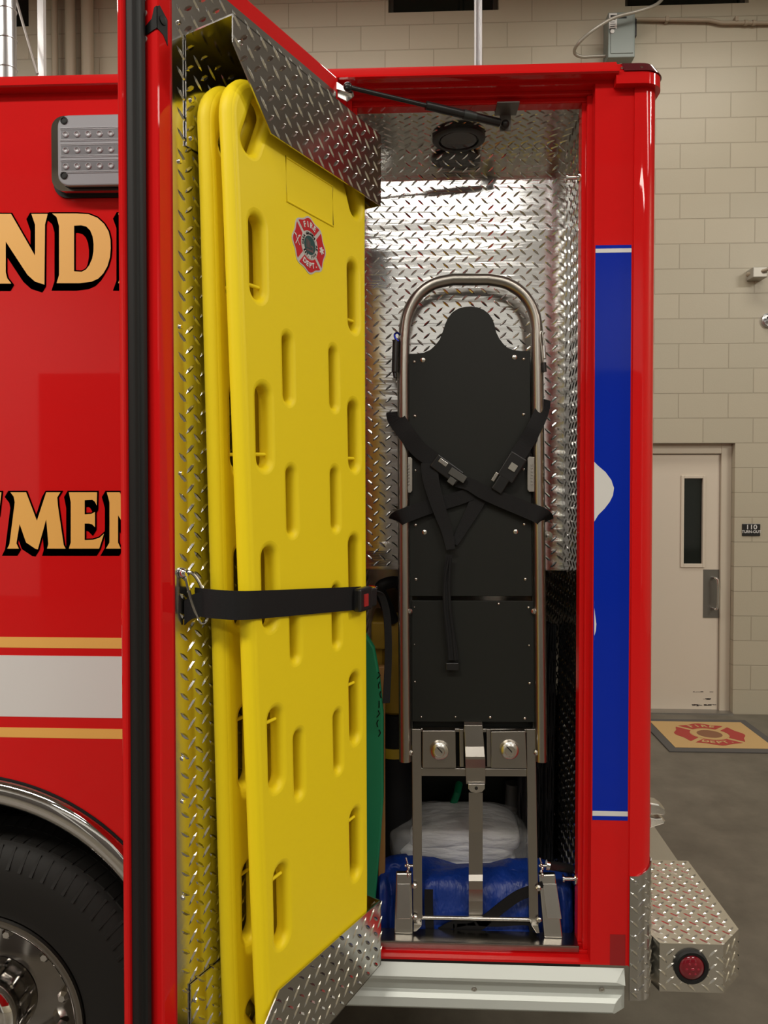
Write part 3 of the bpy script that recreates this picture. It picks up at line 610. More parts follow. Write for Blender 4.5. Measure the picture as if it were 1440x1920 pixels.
rim = MB().lathe(wc, (0,1,0), [(.300, .002), (.297, -.008), (.286, -.011), (.275, -.006), (.268, .008), (.262, .05), (.257, .13), (.245, .15), (.19, .13), (.15, .11), (.10, .10), (.10, .16)], 72, cap=False).build('wheel_rim', mat('polished_rim', (.30, .28, .26), .12, 1), tr, smooth=40)
MB().lathe(wc+Vector((0, .10, 0)), (0,-1,0), [(.115, 0), (.112, .06), (.105, .10), (.085, .12), (.03, .125)], 40).build('hub_cover', CHROME, rim, smooth=40)
for k in range(10):
    a = 2*PI*k/10+.1; p = wc+Vector((.200*math.cos(a), .125, .200*math.sin(a))); MB().lathe(p, (0,-1,0), [(.020, 0), (.017, .045), (.010, .055)], 6).build('lug_nut', CHROME, rim)
# warning light
def rpr(m, x0, z0, x1, z1, y0, y1, r): m.prism([(x, y1, z) for x, z in arc(x0+r, z0+r, r, 180, 270, 6)+arc(x1-r, z0+r, r, 270, 360, 6)+arc(x1-r, z1-r, r, 0, 90, 6)+arc(x0+r, z1-r, r, 90, 180, 6)], (0, y0-y1, 0))
a, b_ = U(103, 373, YB), U(330, 220, YB)
m = MB(); rpr(m, a.x, a.z, b_.x, b_.z, YB-.006, YB, .035); gk = m.build('warning_light', RUB, tr, smooth=30, label='clear rectangular warning light with a chrome bezel')
a, b_ = U(106, 366, YB-.01), U(328, 222, YB-.01); m = MB(); rpr(m, a.x, a.z, b_.x, b_.z, YB-.034, YB-.004, .032); m.build('light_bezel', CHROME, gk, smooth=30)
wl = gk
p0, p1 = U(109, 349, YB-.05), U(322, 212, YB-.05)
m = MB(); rpr(m, p0.x+.004, p0.z-.004, p1.x-.004, p1.z+.004, YB-.040, YB-.032, .028); m.build('lens_gasket', BLK, wl)
m = MB(); rpr(m, p0.x, p0.z, p1.x, p1.z, YB-.052, YB-.038, .028); m.build('light_lens', GREY, wl, bevel=.003)
lg = mat('lens_pale', (.40, .40, .43), .25, .2, .4); ldk = mat('lens_dark', (.22, .22, .24), .2, .3, .5)
for vr in (251, 281, 311):
    z = U(160, vr, YB-.054).z; m = MB()
    for k, dz in enumerate((-.016, -.0125, .013, .0165)): m.tube([(p0.x+.008, YB-.0525, z+dz), (p1.x-.008, YB-.0525, z+dz)], .0012, 6)
    m.build('lens_ridge', lg, wl, smooth=40); m = MB(); m.box((p0.x+.010, YB-.0526, z-.0115), (p1.x-.008, YB-.051, z+.0115)); m.build('lens_row', ldk, wl)
    m = MB()
    for i in range(9): m.lathe((p0.x+.022+i*.0285, YB-.0545, z), (0,-1,0), [(.0080, -.002), (.0076, 0), (.0062, .001), (.0050, -.001)], 16)
    m.build('diode_row', lg, wl, smooth=60)
for uu, vv in ((120, 226), (120, 329)): MB().lathe(U(uu, vv, YB-.0525), (0,-1,0), [(.009, 0), (.009, .002), (.0065, .0025), (.006, .001)], 18).build('light_screw', RUB, wl, smooth=True)
# lettering: pixel outlines of the two visible words, laid on the body side
def conv(P, k, oy): return [(x/k, y/k+oy) for x, y in P]
Z5 = lambda P: conv(P, 3.6, 380); Z8 = lambda P: conv(P, 3.31, 860)
NL = [(-120,78),(78,78),(240,360),(240,150),(215,78),(325,78),(307,150),(303,555),(240,535),(190,490),(160,445),(42,265),(42,470),(52,512),(80,548),(-130,548),(-95,512),(-85,470),(-85,150),(-95,110)]
DL = [(355,75),(520,75),(600,80),(660,104),(705,145),(735,195),(748,250),(750,310),(745,370),(728,430),(700,480),(665,515),(620,535),(540,545),(385,545),(402,490),(402,160),(385,100)]
DH = [(503,158),(550,155),(585,163),(612,190),(628,230),(635,280),(634,330),(625,380),(605,425),(583,453),(555,468),(503,465)]
EL = [(800,75),(1040,75),(1040,200),(1010,150),(980,135),(920,135),(920,270),(975,265),(1000,230),(1000,370),(975,330),(920,325),(920,478),(990,475),(1040,450),(1080,400),(1050,545),(800,545),(820,490),(820,130)]
ML = [(67,208),(165,208),(232,385),(290,208),(378,208),(358,240),(362,290),(398,535),(410,558),(295,558),(303,530),(290,375),(238,562),(225,560),(165,520),(125,405),(105,525),(120,558),(48,558),(62,530),(95,270),(88,235)]
E2 = [(430,208),(605,208),(603,290),(590,265),(575,255),(528,258),(528,345),(570,342),(592,330),(592,425),(575,408),(555,402),(528,402),(528,505),(580,503),(620,490),(648,465),(618,558),(430,558),(442,520),(442,270)]
N2 = [(665,208),(745,208),(860,440),(860,270),(845,208),(930,208),(915,270),(912,562),(870,550),(800,460),(735,350),(735,520),(752,558),(660,558),(682,520),(682,270)]
TL = [(-260,208),(-20,208),(12,208),(-2,330),(-30,275),(-60,265),(-90,265),(-90,520),(-75,558),(-190,558),(-170,520),(-170,265),(-210,270),(-240,330)]
words = [('letter_n', Z5(NL), None), ('letter_d', Z5(DL), Z5(DH)), ('letter_e', Z5(EL), None), ('letter_t', Z8(TL), None), ('letter_m', Z8(ML), None), ('letter_e', Z8(E2), None), ('letter_n', Z8(N2), None)]
for nm, P, H in words:
    def loc(P): return [(U(x, y, YB).x, U(x, y, YB).z) for x, y in P]
    lp = [loc(P)]+([loc(H)] if H else [])
    m = MB(); vf = curve2d(lp, .0003); mapped(m, vf, lambda x, y, z: Vector((x, YB-.0022+z, y))); g = m.build(nm, GOLD, tr, label='gold vinyl letter')
    m = MB()
    for k in range(9):
        o_ = k/8; vf = curve2d(lp, .0001, offset=.0036)
        mapped(m, vf, lambda x, y, z, o_=o_, k=k: Vector((x-.0095*o_, YB-.0014+k*.0001, y-.0150*o_)))
    m.build('letter_shadow', BLK, g, label='black outline and drop shadow')
# ---------------------------------------------------------------- open compartment door (a part of the truck)
RT = Vector((math.cos(PSI), math.sin(PSI), 0)); FW = Vector((-math.sin(PSI), math.cos(PSI), 0))
def D(c, b, z): return RT*(-.370+.5*c+.866*b)+FW*(1.327+.866*c-.5*b)+Vector((0, 0, ZC+z))
def dbox(m, c0, c1, b0, b1, z0, z1): return m.hexa([D(c0,b0,z0),D(c1,b0,z0),D(c1,b1,z0),D(c0,b1,z0),D(c0,b0,z1),D(c1,b0,z1),D(c1,b1,z1),D(c0,b1,z1)])
m = MB(); dbox(m, -.0615, .515, -.045, 0, -1.197, .985); dbox(m, -.103, .525, -.056, -.044, -1.215, 1.025)
dr = m.build('compartment_door', REDD, tr, bevel=.004, label='open red compartment door')
m = MB()
def dprof(P, z0, z1): m.prism([D(c, b, z0) for c, b in P], (0, 0, z1-z0))
dprof([(-.0645,-.044),(-.0645,-.030),(-.068,-.022),(-.078,-.022),(-.081,-.030),(-.091,-.030),(-.094,-.044)], -1.2, 1.008)
m.build('rubber_seal', RUB, dr, bevel=.002)
fd = lambda b0: (lambda c, z, h: D(c, b0+h, z))
PN = [(-.030, -1.190), (.500, -1.190), (.500, .944), (-.030, .944)]
m = MB(); sheet(m, PN, fd(.003)); lozenges(m, PN, fd(.003), off=(-.008, .0), tilt=42); m.build('inner_panel', PLATE, dr, label='polished diamond plate lining of the door')
for vv in (55, 310, 615, 888, 1425, 1506, 1690):
    s_ = 1335/(1.327-.866*.012); MB().lathe(D(-.014, .003, (897-vv)/s_*1.0), tuple(D(0,1,0)-D(0,0,0)), [(.0045, 0), (.0045, .002), (.003, .004)], 12).build('panel_screw', CHROME, dr, smooth=True)
# latch
m = MB(); m.prism([D(c, .0008, z) for c, z in [(-.0615,.834),(-.056,.838),(-.038,.822),(-.038,.776),(-.048,.790),(-.0615,.795)]], D(0,-.002,0)-D(0,0,0))
m.prism([D(-.0623, b, z) for b, z in [(0,.834),(-.006,.832),(-.012,.815),(-.027,.807),(-.037,.796),(-.032,.790),(0,.795)]], D(-.001,0,0)-D(0,0,0))
m.build('latch', BLK, dr)
for bb, z in ((-.034, .856), (-.031, .831), (-.031, .785)):
    MB().lathe(D(-.0625, bb, z), tuple(D(-1,0,0)-D(0,0,0)), [(.0055, -.001), (.0055, .001), (.002, .0005)], 14).build('latch_screw', ZINC, dr, smooth=True)
MB().lathe(D(-.049, .0008, .815), tuple(D(0,1,0)-D(0,0,0)), [(.008, 0), (.008, .002), (.004, .003)], 16).build('latch_jaw', RUB, dr, smooth=True)
# upper holder
TB = .121
def holder(name, frontp, backp, top_z, endp, lab, offz):
    m = MB()
    fr_ = lambda c, z, h: D(c, TB+h, z); bk_ = lambda c, z, h: D(c, .0075+h, z)
    sheet(m, frontp, fr_); lozenges(m, frontp, fr_, off=(.01, offz))
    sheet(m, backp, bk_); lozenges(m, backp, bk_, off=(-.008, 0))
    s = 1 if top_z > 0 else -1
    tp_ = lambda c, b, h: D(c, b, top_z+s*h)
    sheet(m, [(0, .0045), (.516, .0045), (.516, TB), (0, TB)], tp_, -.003 if 0 else .003)
    en = lambda b, z, h: D(.516+h, b, z); sheet(m, endp, en)
    eni = lambda b, z, h: D(.513-h, b, z); lozenges(m, endp, eni, off=(.01, offz))
    return m.build(name, PLATE, dr, label=lab)
uh = holder('upper_holder', [(0, .817), (0, .767), (.105, .651), (.516, .650), (.516, .817)], [(0, .817), (0, .613), (.516, .60), (.516, .817)], .817, [(.0045, .65), (TB, .65), (TB, .817), (.0045, .817)], 'diamond plate pocket over the board tops', .66)
lh = holder('lower_holder', [(0, -1.185), (0, -1.115), (.1216, -1.000), (.516, -1.027), (.516, -1.185)], [(0, -1.185), (0, -.955), (.516, -.955), (.516, -1.185)], -1.185, [(.0045, -1.02), (TB, -1.027), (TB, -1.185), (.0045, -1.185)], 'diamond plate pocket under the board feet', -1.17)
for h_, c, z in ((uh, .012, .70), (uh, .012, .63), (lh, .012, -.99), (lh, .012, -1.12)): MB().lathe(D(c, .0075, z), tuple(D(0,1,0)-D(0,0,0)), [(.005, 0), (.005, .002), (.003, .004)], 12).build('holder_screw', CHROME, dr, smooth=True)
MB().lathe(D(.018, TB, .775), tuple(D(0,1,0)-D(0,0,0)), [(.005, 0), (.005, .002), (.003, .004)], 12).build('holder_screw', CHROME, dr, smooth=True)
# hinge
MB().tube([D(.535, -.03, -1.2), D(.535, -.03, 1.0)], .006).build('hinge', SATIN, dr, smooth=True)
# stay brackets and gas stay
e0 = U(652, 163, 1.745); e1 = U(946, 238, 1.90)
m = MB(); q = U(643, 172, 1.75)
m.prism([U(627, 153, 1.77), U(640, 166, 1.77), U(663, 172, 1.77), U(661, 182, 1.77), U(650, 190, 1.77), U(630, 180, 1.77)], (0, .004, 0)); m.prism([U(625, 151, 1.76), U(634, 154, 1.76), U(650, 165, 1.76), U(663, 172, 1.76), U(659, 176, 1.76), U(627, 166, 1.76)], (0, .02, 0)); dbk = m.build('stay_bracket', SATIN, dr, bevel=.001, label='small aluminium bracket on the door top')
m = MB(); q0 = U(931, 206, 1.85); q1 = U(973, 216, 1.85); zt_ = ZC+.9555
m.box((q0.x, 1.835, zt_-.004), (q1.x, 1.90, zt_)); m.box((q0.x+.014, 1.896, zt_-.045), (q1.x-.014, 1.90, zt_)); m.build('stay_bracket', mat('bracket_grey', (.22, .21, .20), .5, .8), tr, bevel=.001, label='small aluminium bracket under the header')
e1.y = 1.885; d = e1-e0
gs = MB().tube([e0, e0+d*.50], .0055, 12).build('gas_stay', BLKS, tr, smooth=True)
MB().tube([e0+d*.48, e0+d*.96], .0105, 16).build('stay_cylinder', BLKS, gs, smooth=True)
MB().tube([e0+d*.72, e0+d*.80], .0118, 16).build('stay_label', mat('stay_label_grey', (.03, .035, .035), .4), gs, smooth=True)
for p in (e0, e1): m = MB(); blob(m, p, (.011, .011, .011), 1, 16, 10); m.build('stay_ball', BLKS, gs, smooth=60)
# ---------------------------------------------------------------- the two yellow boards
ZTOP, ZBOT = .750, -1.178
def build_board(name, label, bt, bb, ct, cb, seed):
    tt = lambda z: (ZTOP-z)/(ZTOP-ZBOT)
    cc_ = lambda z: lerp(ct, cb, tt(z)); bc = lambda z: lerp(bt, bb, tt(z))
    fn = lambda x, y, z: D(cc_(y)+x, bc(y)+z, y)
    hs = lambda z: lerp(.1685, .137, (.42-z)/1.27)      # slot column offset
    th = .036; bev = .0140
    hw = lambda z: hs(z)+.058-bev
    W0, W1 = hw(ZTOP), hw(ZBOT); r = .075; zt, zb = ZTOP-bev, ZBOT+bev
    out = arc(-W0+r, zt-r, r, 180, 90, 10)+arc(W0-r, zt-r, r, 90, 0, 10)
    for k in range(1, 12): z = zt-r-(zt-zb-2*r)*k/12; out.append((hw(z), z))
    out += arc(W1-r, zb+r, r, 0, -90, 10)+arc(-W1+r, zb+r, r, -90, -180, 10)
    for k in range(1, 12): z = zb+r+(zt-zb-2*r)*k/12; out.append((-hw(z), z))
    H = []
    rows = [.418, .098, -.212, -.530, -.845]
    for z in rows:
        for s in (-1, 1): H.append(slot(s*hs(z), z, .064, .184))
    for z in (.220, -.046, -.305, -.585):
        for s in (-1, 1): H.append(slot(s*hs(z)*.5, z, .050, .160))
    for s in (-1, 1): H.append(slot(s*(hs(.68)-.008), .664, .068, .150, s*24)); H.append(slot(s*(hs(-1.09)-.012), -1.09, .055, .11, -s*32))
    H.append(slot(0, .690, .050, .15, 90)); H.append(slot(0, -1.115, .045, .12, 90))
    vf = curve2d([out]+H, th/2-bev, bev, 4)
    rt_ = thing(name, D(cc_(ZBOT), bc(ZBOT), ZBOT), label, 'spine board', 'yellow spine boards strapped to the door')
    m = MB(); mapped(m, vf, fn); bo = m.build('board_shell', YEL, rt_, smooth=50)
    # rolled outer lip
    lip = [(x*1.0, z) for x, z in out]
    m = MB(); m.tube([fn(x+math.copysign(.0035, x), z, .0) for x, z in lip], .0165, 10, closed=True); m.build('rolled_rim', YEL, rt_, smooth=60)
    for i, z in enumerate(rows):
        dz = -.052 if i < 2 else .052
        if i == 2: dz = -.052
        for s in (-1, 1): MB().tube([fn(s*hs(z)-.026, z+dz, .002), fn(s*hs(z)+.026, z+dz, .002)], .0036, 10).build('clip_pin', YEL, rt_, smooth=True)
    return rt_, fn
fb, ffn = build_board('spine_board', 'front yellow plastic spine board with a fire department sticker on its upper face', .080, .097, .252, .285, 0)
bb_, bfn = build_board('spine_board', 'rear yellow plastic spine board between the stickered board and the door', .030, .028, .250, .265, 1)
FZ = .018
em = .0012
rc_ = []
for x0, z0, x1, z1 in ((-.077, .640, .088, .640), (.088, .640, .088, .553), (.088, .553, -.077, .553), (-.077, .553, -.077, .640)): rc_.append((x0, z0))
MB().tube([ffn(x, z, FZ-.0008) for x, z in rc_], .0030, 8, closed=True).build('raised_rectangle', YEL, fb, smooth=60)
emblem(fb, lambda x, y, l: ffn(-.003+x, .486+y, FZ+l), .056, 'sticker', (STW, STR, STG, BLK))
# ---------------------------------------------------------------- strap across the boards
t0 = D(.0, .01, -.22)
sp = thing('retaining_strap', t0, 'black webbing strap with a seat belt buckle holding the yellow boards to the door', 'strap')
zc = lambda c: -.230-.055*max(0, c)/.5
path = [(.012, .012), (.006, .05), (.018, .092), (.045, .108), (.10, .1115), (.20, .1125), (.32, .1135), (.40, .1135), (.435, .1135)]
m = MB(); m.ribbon(smoothpath([D(c, b, zc(c)) for c, b in path], 5), (0, 0, .053), .003); m.build('webbing', WEB, sp)
m = MB(); m.ribbon(smoothpath([D(c, b, zc(c)) for c, b in [(.455, .118), (.485, .112), (.505, .085), (.512, .05), (.508, .008)]], 5), (0, 0, .046), .003); m.build('webbing_end', WEB, sp)
m = MB(); dbox(m, .400, .455, .114, .134, zc(.43)-.028, zc(.43)+.026); bk = m.build('buckle', BLKS, sp, bevel=.005)
m = MB(); dbox(m, .416, .432, .134, .137, zc(.43)-.016, zc(.43)+.012); m.build('release_button', mat('button_red', (.35, .02, .02), .4), bk)
m = MB(); dbox(m, .452, .480, .110, .132, zc(.46)-.020, zc(.46)+.022); m.build('buckle_tongue', BLKS, sp, bevel=.004)
MB().tube([D(.478, .125, zc(.5)+.02), D(.492, .122, zc(.5)+.024), D(.498, .10, zc(.5)+.024)], .004, 8).build('tongue_clip', CHROME, sp, smooth=True)
m = MB(); m.tube(smoothpath([D(-.012, .016, -.172), D(-.002, .022, -.178), D(.008, .03, -.20), D(.016, .035, -.235), D(.018, .035, -.262), D(.008, .03, -.268), D(-.004, .022, -.235), D(-.012, .014, -.19), D(-.012, .012, -.175)]), .0032, 8); m.build('hook', CHROME, sp, smooth=True)
MB().lathe(D(-.012, .004, -.175), tuple(D(0,1,0)-D(0,0,0)), [(.010, 0), (.010, .006), (.006, .012)], 16).build('hook_mount', CHROME, sp, smooth=True)
m = MB(); m.ribbon(smoothpath([D(.012, .04, -.232), D(-.004, .02, -.238), D(-.010, .006, -.250)], 4), (0, 0, .045), .003); m.build('webbing_loop', WEB, sp)
# long dangling tail behind the right edge
m = MB(); m.ribbon(smoothpath([U(700, 1108, 1.78), U(716, 1118, 1.80), U(726, 1160, 1.82), U(728, 1230, 1.83), U(725, 1300, 1.83), U(724, 1318, 1.83)], 6), (.018, .006, 0), .003); m.build('webbing_tail', WEB, sp)
# ---------------------------------------------------------------- stair chair
YC = lambda v: 2.025-(v-513)*(.153/1240)
def C(u_, v_, o=0.): return U(u_, v_, YC(v_)+o)
cb = U(895, 1750, YC(1750)); zfl = ZC-1.205
ch = thing('stair_chair', (cb.x, cb.y, zfl), 'folded stainless steel evacuation stair chair with black panels standing in the compartment', 'stair chair')
pts = [(760, 1427), (758, 1200), (756.5, 900), (756, 700), (757, 635)]
A1 = smoothpath([C(*p) for p in [(757, 650), (762, 596), (782, 556), (812, 533), (850, 524)]], 6)
A2 = smoothpath([C(*p) for p in [(915, 524), (952, 532), (985, 556), (1004, 596), (1007, 650)]], 6)
m = MB(); m.tube([C(*p) for p in pts]+A1[2:]+A2[:-1]+[C(*p) for p in [(1008, 700), (1010, 900), (1013, 1200), (1015, 1427)]], .0165, 18); ft = m.build('tube_frame', STEEL, ch, smooth=40)
def cprism(P, o, th=.006): return [C(x, y, o) for x, y in P], (0, th, 0)
hd = [(235,660),(290,659),(340,652),(385,632),(420,600),(448,563),(468,512),(485,460),(505,415),(535,378),(575,354),(615,343),(660,340),(705,346),(745,362),(780,390),(805,425),(820,470),(830,515),(850,555),(875,590),(905,618),(945,634),(1000,640),(1058,640)]
hd = [(x/3.6+700, y/3.6+480) for x, y in hd]
m = MB(); m.prism(*cprism(hd+[(998, 1118), (768.5, 1118)], .004)); bp_ = m.build('back_panel', BLKP, ch, bevel=.0012)
m = MB(); m.prism(*cprism([(772, 1126), (1001, 1127), (1003, 1354), (773, 1353)], .002)); sp_ = m.build('seat_panel', BLKP, ch, bevel=.0012)
for par, L_ in ((bp_, [(777,678,2.5),(793,675,4.5),(965,670,4.5),(982,673,2.5),(778,780,2.6),(982,777,2.6),(779,882,2.2),(982,880,2.4),(779,984,2.6),(983,983,2.4),(796,998,4.2),(967,997,4.2),(780,1086,2.6),(985,1086,2.6)]),
                (sp_, [(777,1138,1.8),(991,1139,2.2),(935,1132,2.2),(777,1208,1.8),(992,1210,2),(778,1278,2),(993,1281,2.2),(790,1344,2),(854,1344,2),(919,1345,2.4),(984,1347,2.4)])):
    for u_, v_, r_ in L_:
        k = r_/1335*2; p = C(u_, v_, .003 if par is bp_ else .001)
        MB().lathe(p, (0,-1,0), [(k, 0), (k, .0012), (k*.55, .0028), (k*.2, .003)], 12).build('rivet', SATIN, par, smooth=True)
m = MB(); m.box(tuple(C(764.5, 1115, .010)), tuple(C(769, 668, .028))) if 0 else None
dark = mat('dark_channel', (.05, .05, .048), .35, .8)
for (a, b_) in ((766, 771), (996, 1001)):
    m = MB(); m.prism([C(a, 668, .012), C(b_, 668, .012), C(b_+3, 1370, .012), C(a+3, 1370, .012)], (0, .02, 0)); m.build('side_channel', dark, ch)
m = MB(); m.prism([C(775, 1352, .03), C(1000, 1352, .03), C(1000, 1368, .03), C(775, 1368, .03)], (0, .02, 0)); m.build('hinge_bar', BLKP, ch)
for P in ([(762, 858), (770, 857), (773, 860), (773, 920), (770, 924), (762, 924)], [(1002, 857), (992, 856), (989, 860), (989, 918), (992, 922), (1002, 922)]):
    m = MB(); m.prism(*cprism(P, -.010, .006)); lp_ = m.build('latch_plate', STEEL, ch, bevel=.001)
    ux = sum(p[0] for p in P)/6+(-2 if P[0][0] < 900 else 3)
    m = MB()
    for k in range(7): p = C(ux, 872+k*6, -.012); m.box((p.x-.0025, p.y-.001, p.z-.0018), (p.x+.0025, p.y+.001, p.z+.0018))
    m.build('latch_teeth', SATIN, lp_)
for u_, v_ in ((768, 1146), (1001, 1146), (769, 1411), (1006, 1411)): MB().lathe(C(u_, v_, -.004), (0,-1,0), [(.008, 0), (.008, .004), (.004, .008)], 12).build('frame_bolt', SATIN, ch, smooth=True)
# steel lower frame
def bar(P, o, th, nm, m_=STEEL, bv=.0012, lab=None): m = MB(); m.prism([C(x, y, o) for x, y in P], (0, th, 0)); return m.build(nm, m_, ch, bevel=bv, label=lab)
bar([(772, 1367), (790, 1367), (792, 1722), (775, 1742)], .0, .012, 'upright'); bar([(987, 1367), (1004, 1367), (1010, 1745), (992, 1722)], .0, .012, 'upright')
bar([(789, 1440), (988, 1442), (988, 1456), (789, 1455)], .002, .018, 'cross_bar'); bar([(789, 1366), (988, 1367), (988, 1374), (789, 1372)], .004, .014, 'cross_bar')
for P, dc in (([(792, 1370), (854, 1370), (855, 1440), (792, 1440)], (824, 1406)), ([(921, 1372), (985, 1371), (988, 1441), (921, 1440)], (955, 1405))):
    bx_ = bar(P, -.012, .03, 'dome_box')
    MB().lathe(C(dc[0], dc[1], -.012), (0,-1,0), [(.0265, -.001), (.026, .002), (.023, .012), (.016, .017), (.013, .0175), (.012, .016), (.002, .016)], 32).build('dome', SATIN, bx_, smooth=30)
    MB().tube([C(dc[0]-5, dc[1]-5, -.030), C(dc[0]+5, dc[1]+6, -.030)], .0012, 6).build('dome_slot', dark, bx_)
for a in (861, 912): bar([(a, 1367), (a+8, 1367), (a+9, 1438), (a+1, 1438)], .0, .012, 'inner_post')
# central latch lever
sec = [(1353, -.014), (1360, -.024), (1400, -.028), (1419, -.036), (1424, -.034), (1440, -.014), (1470, -.002)]
m = MB(); vs = []
for v_, o_ in sec:
    k = (v_-1353)/117; vs += [C(lerp(870, 874, k), v_, o_), C(lerp(904, 910, min(1, k*1.6)), v_, o_), C(lerp(904, 910, min(1, k*1.6)), v_, o_+.03), C(lerp(870, 874, k), v_, o_+.03)]
m.add(vs, [(4*i+k, 4*i+(k+1)%4, 4*i+4+(k+1)%4, 4*i+4+k) for i in range(len(sec)-1) for k in range(4)]+[(3,2,1,0), tuple(range(len(vs)-4, len(vs)))]); m.build('centre_lever', STEEL, ch, bevel=.001)
m = MB(); P = [(878, 1470), (909, 1470), (909, 1479), (904, 1485), (893, 1487), (883, 1485), (878, 1479)]; m.prism(*cprism(P, -.008, .004)); tb = m.build('release_tab', SATIN, ch, bevel=.0008)
MB().lathe(C(893, 1478, -.0085), (0,-1,0), [(.0045, 0), (.0045, .0008)], 14).build('tab_hole', dark, tb)
m = MB(); vs = []; sec = [(1486, .004), (1560, .004), (1640, -.002), (1652, -.010), (1668, -.004), (1690, .012), (1742, .02)]
for v_, o_ in sec: vs += [C(879, v_, o_), C(905, v_, o_), C(905, v_, o_+.012), C(879, v_, o_+.012)]
m.add(vs, [(4*i+k, 4*i+(k+1)%4, 4*i+4+(k+1)%4, 4*i+4+k) for i in range(len(sec)-1) for k in range(4)]+[(3,2,1,0), tuple(range(len(vs)-4, len(vs)))]); m.build('centre_bar', STEEL, ch)
MB().tube([C(790, 1720, .01), C(995, 1724, .01)], .0055, 12).build('axle', SATIN, ch, smooth=True)
for P, u1 in (([(742, 1650), (772, 1650), (774, 1748), (739, 1748)], 776), ([(1014, 1653), (1046, 1652), (1057, 1752), (1022, 1753)], 1010)):
    z0 = zfl; m = MB(); pp_ = [C(x, y, -.022) for x, y in P]
    for q in pp_: q.y += .010
    for q in pp_[2:]: q.z = zfl
    m.hexa([pp_[3], pp_[2], pp_[2]+Vector((0,.026,0)), pp_[3]+Vector((0,.026,0)), pp_[0]+Vector((0,.022,0)), pp_[1]+Vector((0,.022,0)), pp_[1]+Vector((0,.036,0)), pp_[0]+Vector((0,.036,0))]); fb_ = m.build('foot_block', SATIN, ch, bevel=.003)
    m = MB(); x0 = P[0][0]+4; f4 = [C(P[0][0]+3, 1656, .0075), C(P[1][0]-3, 1656, .0075), C(P[2][0]-4, 1722, -.0072), C(P[3][0]+4, 1722, -.0072)]; m.prism(f4, (0, -.003, 0)); m.build('foot_face', SATIN, fb_, bevel=.001)
for P in ([(776, 1732), (791, 1733), (790, 1737), (780, 1747), (775, 1747)], [(1009, 1734), (996, 1735), (998, 1738), (1006, 1750), (1012, 1750)]): bar(P, -.012, .02, 'foot_bracket', SATIN)
for u_, v_ in ((777, 1660), (778, 1719), (1009, 1664), (1010, 1723)): MB().lathe(C(u_, v_, -.004), (0,-1,0), [(.0075, 0), (.0075, .006), (.005, .008)], 6).build('foot_nut', SATIN, ch)
for u_ in (765, 1016):
    m = MB(); m.tube([C(u_-4, 1608, 0), C(u_, 1622, -.005), C(u_, 1645, -.005)], .0022, 8)
    for k in range(4): blob(m, C(u_+(k%2)*2-1, 1622+k*6, -.008), (.0045, .004, .0045), 1, 10, 6)
    m.tube([C(u_-6, 1623, 0), C(u_+9, 1623, 0)], .004, 10); m.build('pin_chain', CHROME, ch, smooth=60)
gr = MB().tube([C(1027, 1622, .0), C(1071, 1629, .03)], .0115, 16).build('rubber_grip', BLKS, ch, smooth=True)
MB().tube([C(1024, 1621, .0), C(1030, 1622.5, .0)], .0125, 14).build('grip_collar', CHROME, gr, smooth=True)
# restraint belts on the chair
def belt(P, wpx, nm, o=-.022, ang=None, name_lab=None, th=.0022):
    pts = smoothpath([C(p[0], p[1], (p[2] if len(p) > 2 else o)) for p in P], 6); n = len(pts); W = []
    for i in range(n):
        t = (pts[min(i+1, n-1)]-pts[max(i-1, 0)]); t.y = 0; t.normalize(); w_ = wpx if not isinstance(wpx, tuple) else lerp(wpx[0], wpx[1], i/(n-1)); W.append(Vector((-t.z, 0, t.x))*w_/1335*1.98)
    m = MB(); m.ribbon(pts, W, th, (0, 1, 0)); return m.build(nm, WEB, ch)
belt([(741, 772, .02), (743, 785, -.012), (760, 810, -.022), (785, 842, -.018), (812, 862, -.018), (826, 873, -.020)], (34, 30), 'shoulder_belt')
belt([(1020, 748, .02), (1016, 770, -.012), (1003, 800, -.022), (985, 832, -.018), (968, 858, -.020)], (26, 30), 'shoulder_belt')
belt([(743, 976, .02), (745, 973, -.014), (758, 967, -.022), (790, 955, -.014), (825, 944, -.012), (860, 934, -.010), (885, 925, -.010)], (30, 24), 'waist_belt')
belt([(855, 902, -.016), (880, 908, -.020), (905, 922, -.020), (940, 937, -.018), (990, 957, -.020), (1014, 967, -.022), (1021, 974, -.012), (1021, 980, .02)], (22, 36), 'waist_belt')
belt([(905, 916, -.008), (890, 950, -.006), (868, 990, -.006), (852, 1020, -.008)], (34, 12), 'belt_tail')
belt([(806, 868, -.026), (808, 900, -.026), (822, 950, -.024), (838, 995, -.022), (845, 1030, -.022)], (34, 16), 'belt_tail')
belt([(842, 1040, -.022), (838, 1080, -.018), (838, 1130, -.016), (843, 1180, -.014), (848, 1218, -.014), (850, 1238, -.014)], (12, 20), 'belt_tail')
for k in (-5, 5):
    belt([(843+k*.3, 1045, -.026), (838+k*.8, 1090, -.022), (839+k, 1140, -.020), (845+k, 1190, -.018), (849+k, 1238, -.018)], (3, 4), 'belt_fold')
m = MB(); p0, p1 = C(836, 1257, -.02), C(860, 1243, -.02); m.bevbox((p0.x, p0.y, p0.z), (p1.x, p0.y+.01, p1.z), .002); m.build('belt_end', BLKS, ch)
def oblk(cx, cy, hw, hh, ang, o, th, nm, m_, par, bv=.003):
    a = math.radians(ang); P = [(cx+sx*hw*math.cos(a)-sy*hh*math.sin(a), cy+sx*hw*math.sin(a)+sy*hh*math.cos(a)) for sx, sy in ((-1,-1),(1,-1),(1,1),(-1,1))]
    y = YC(cy)+o; m = MB(); m.prism([U(x, v_, y) for x, v_ in P], (0, th, 0)); return m.build(nm, m_, par, bevel=bv)
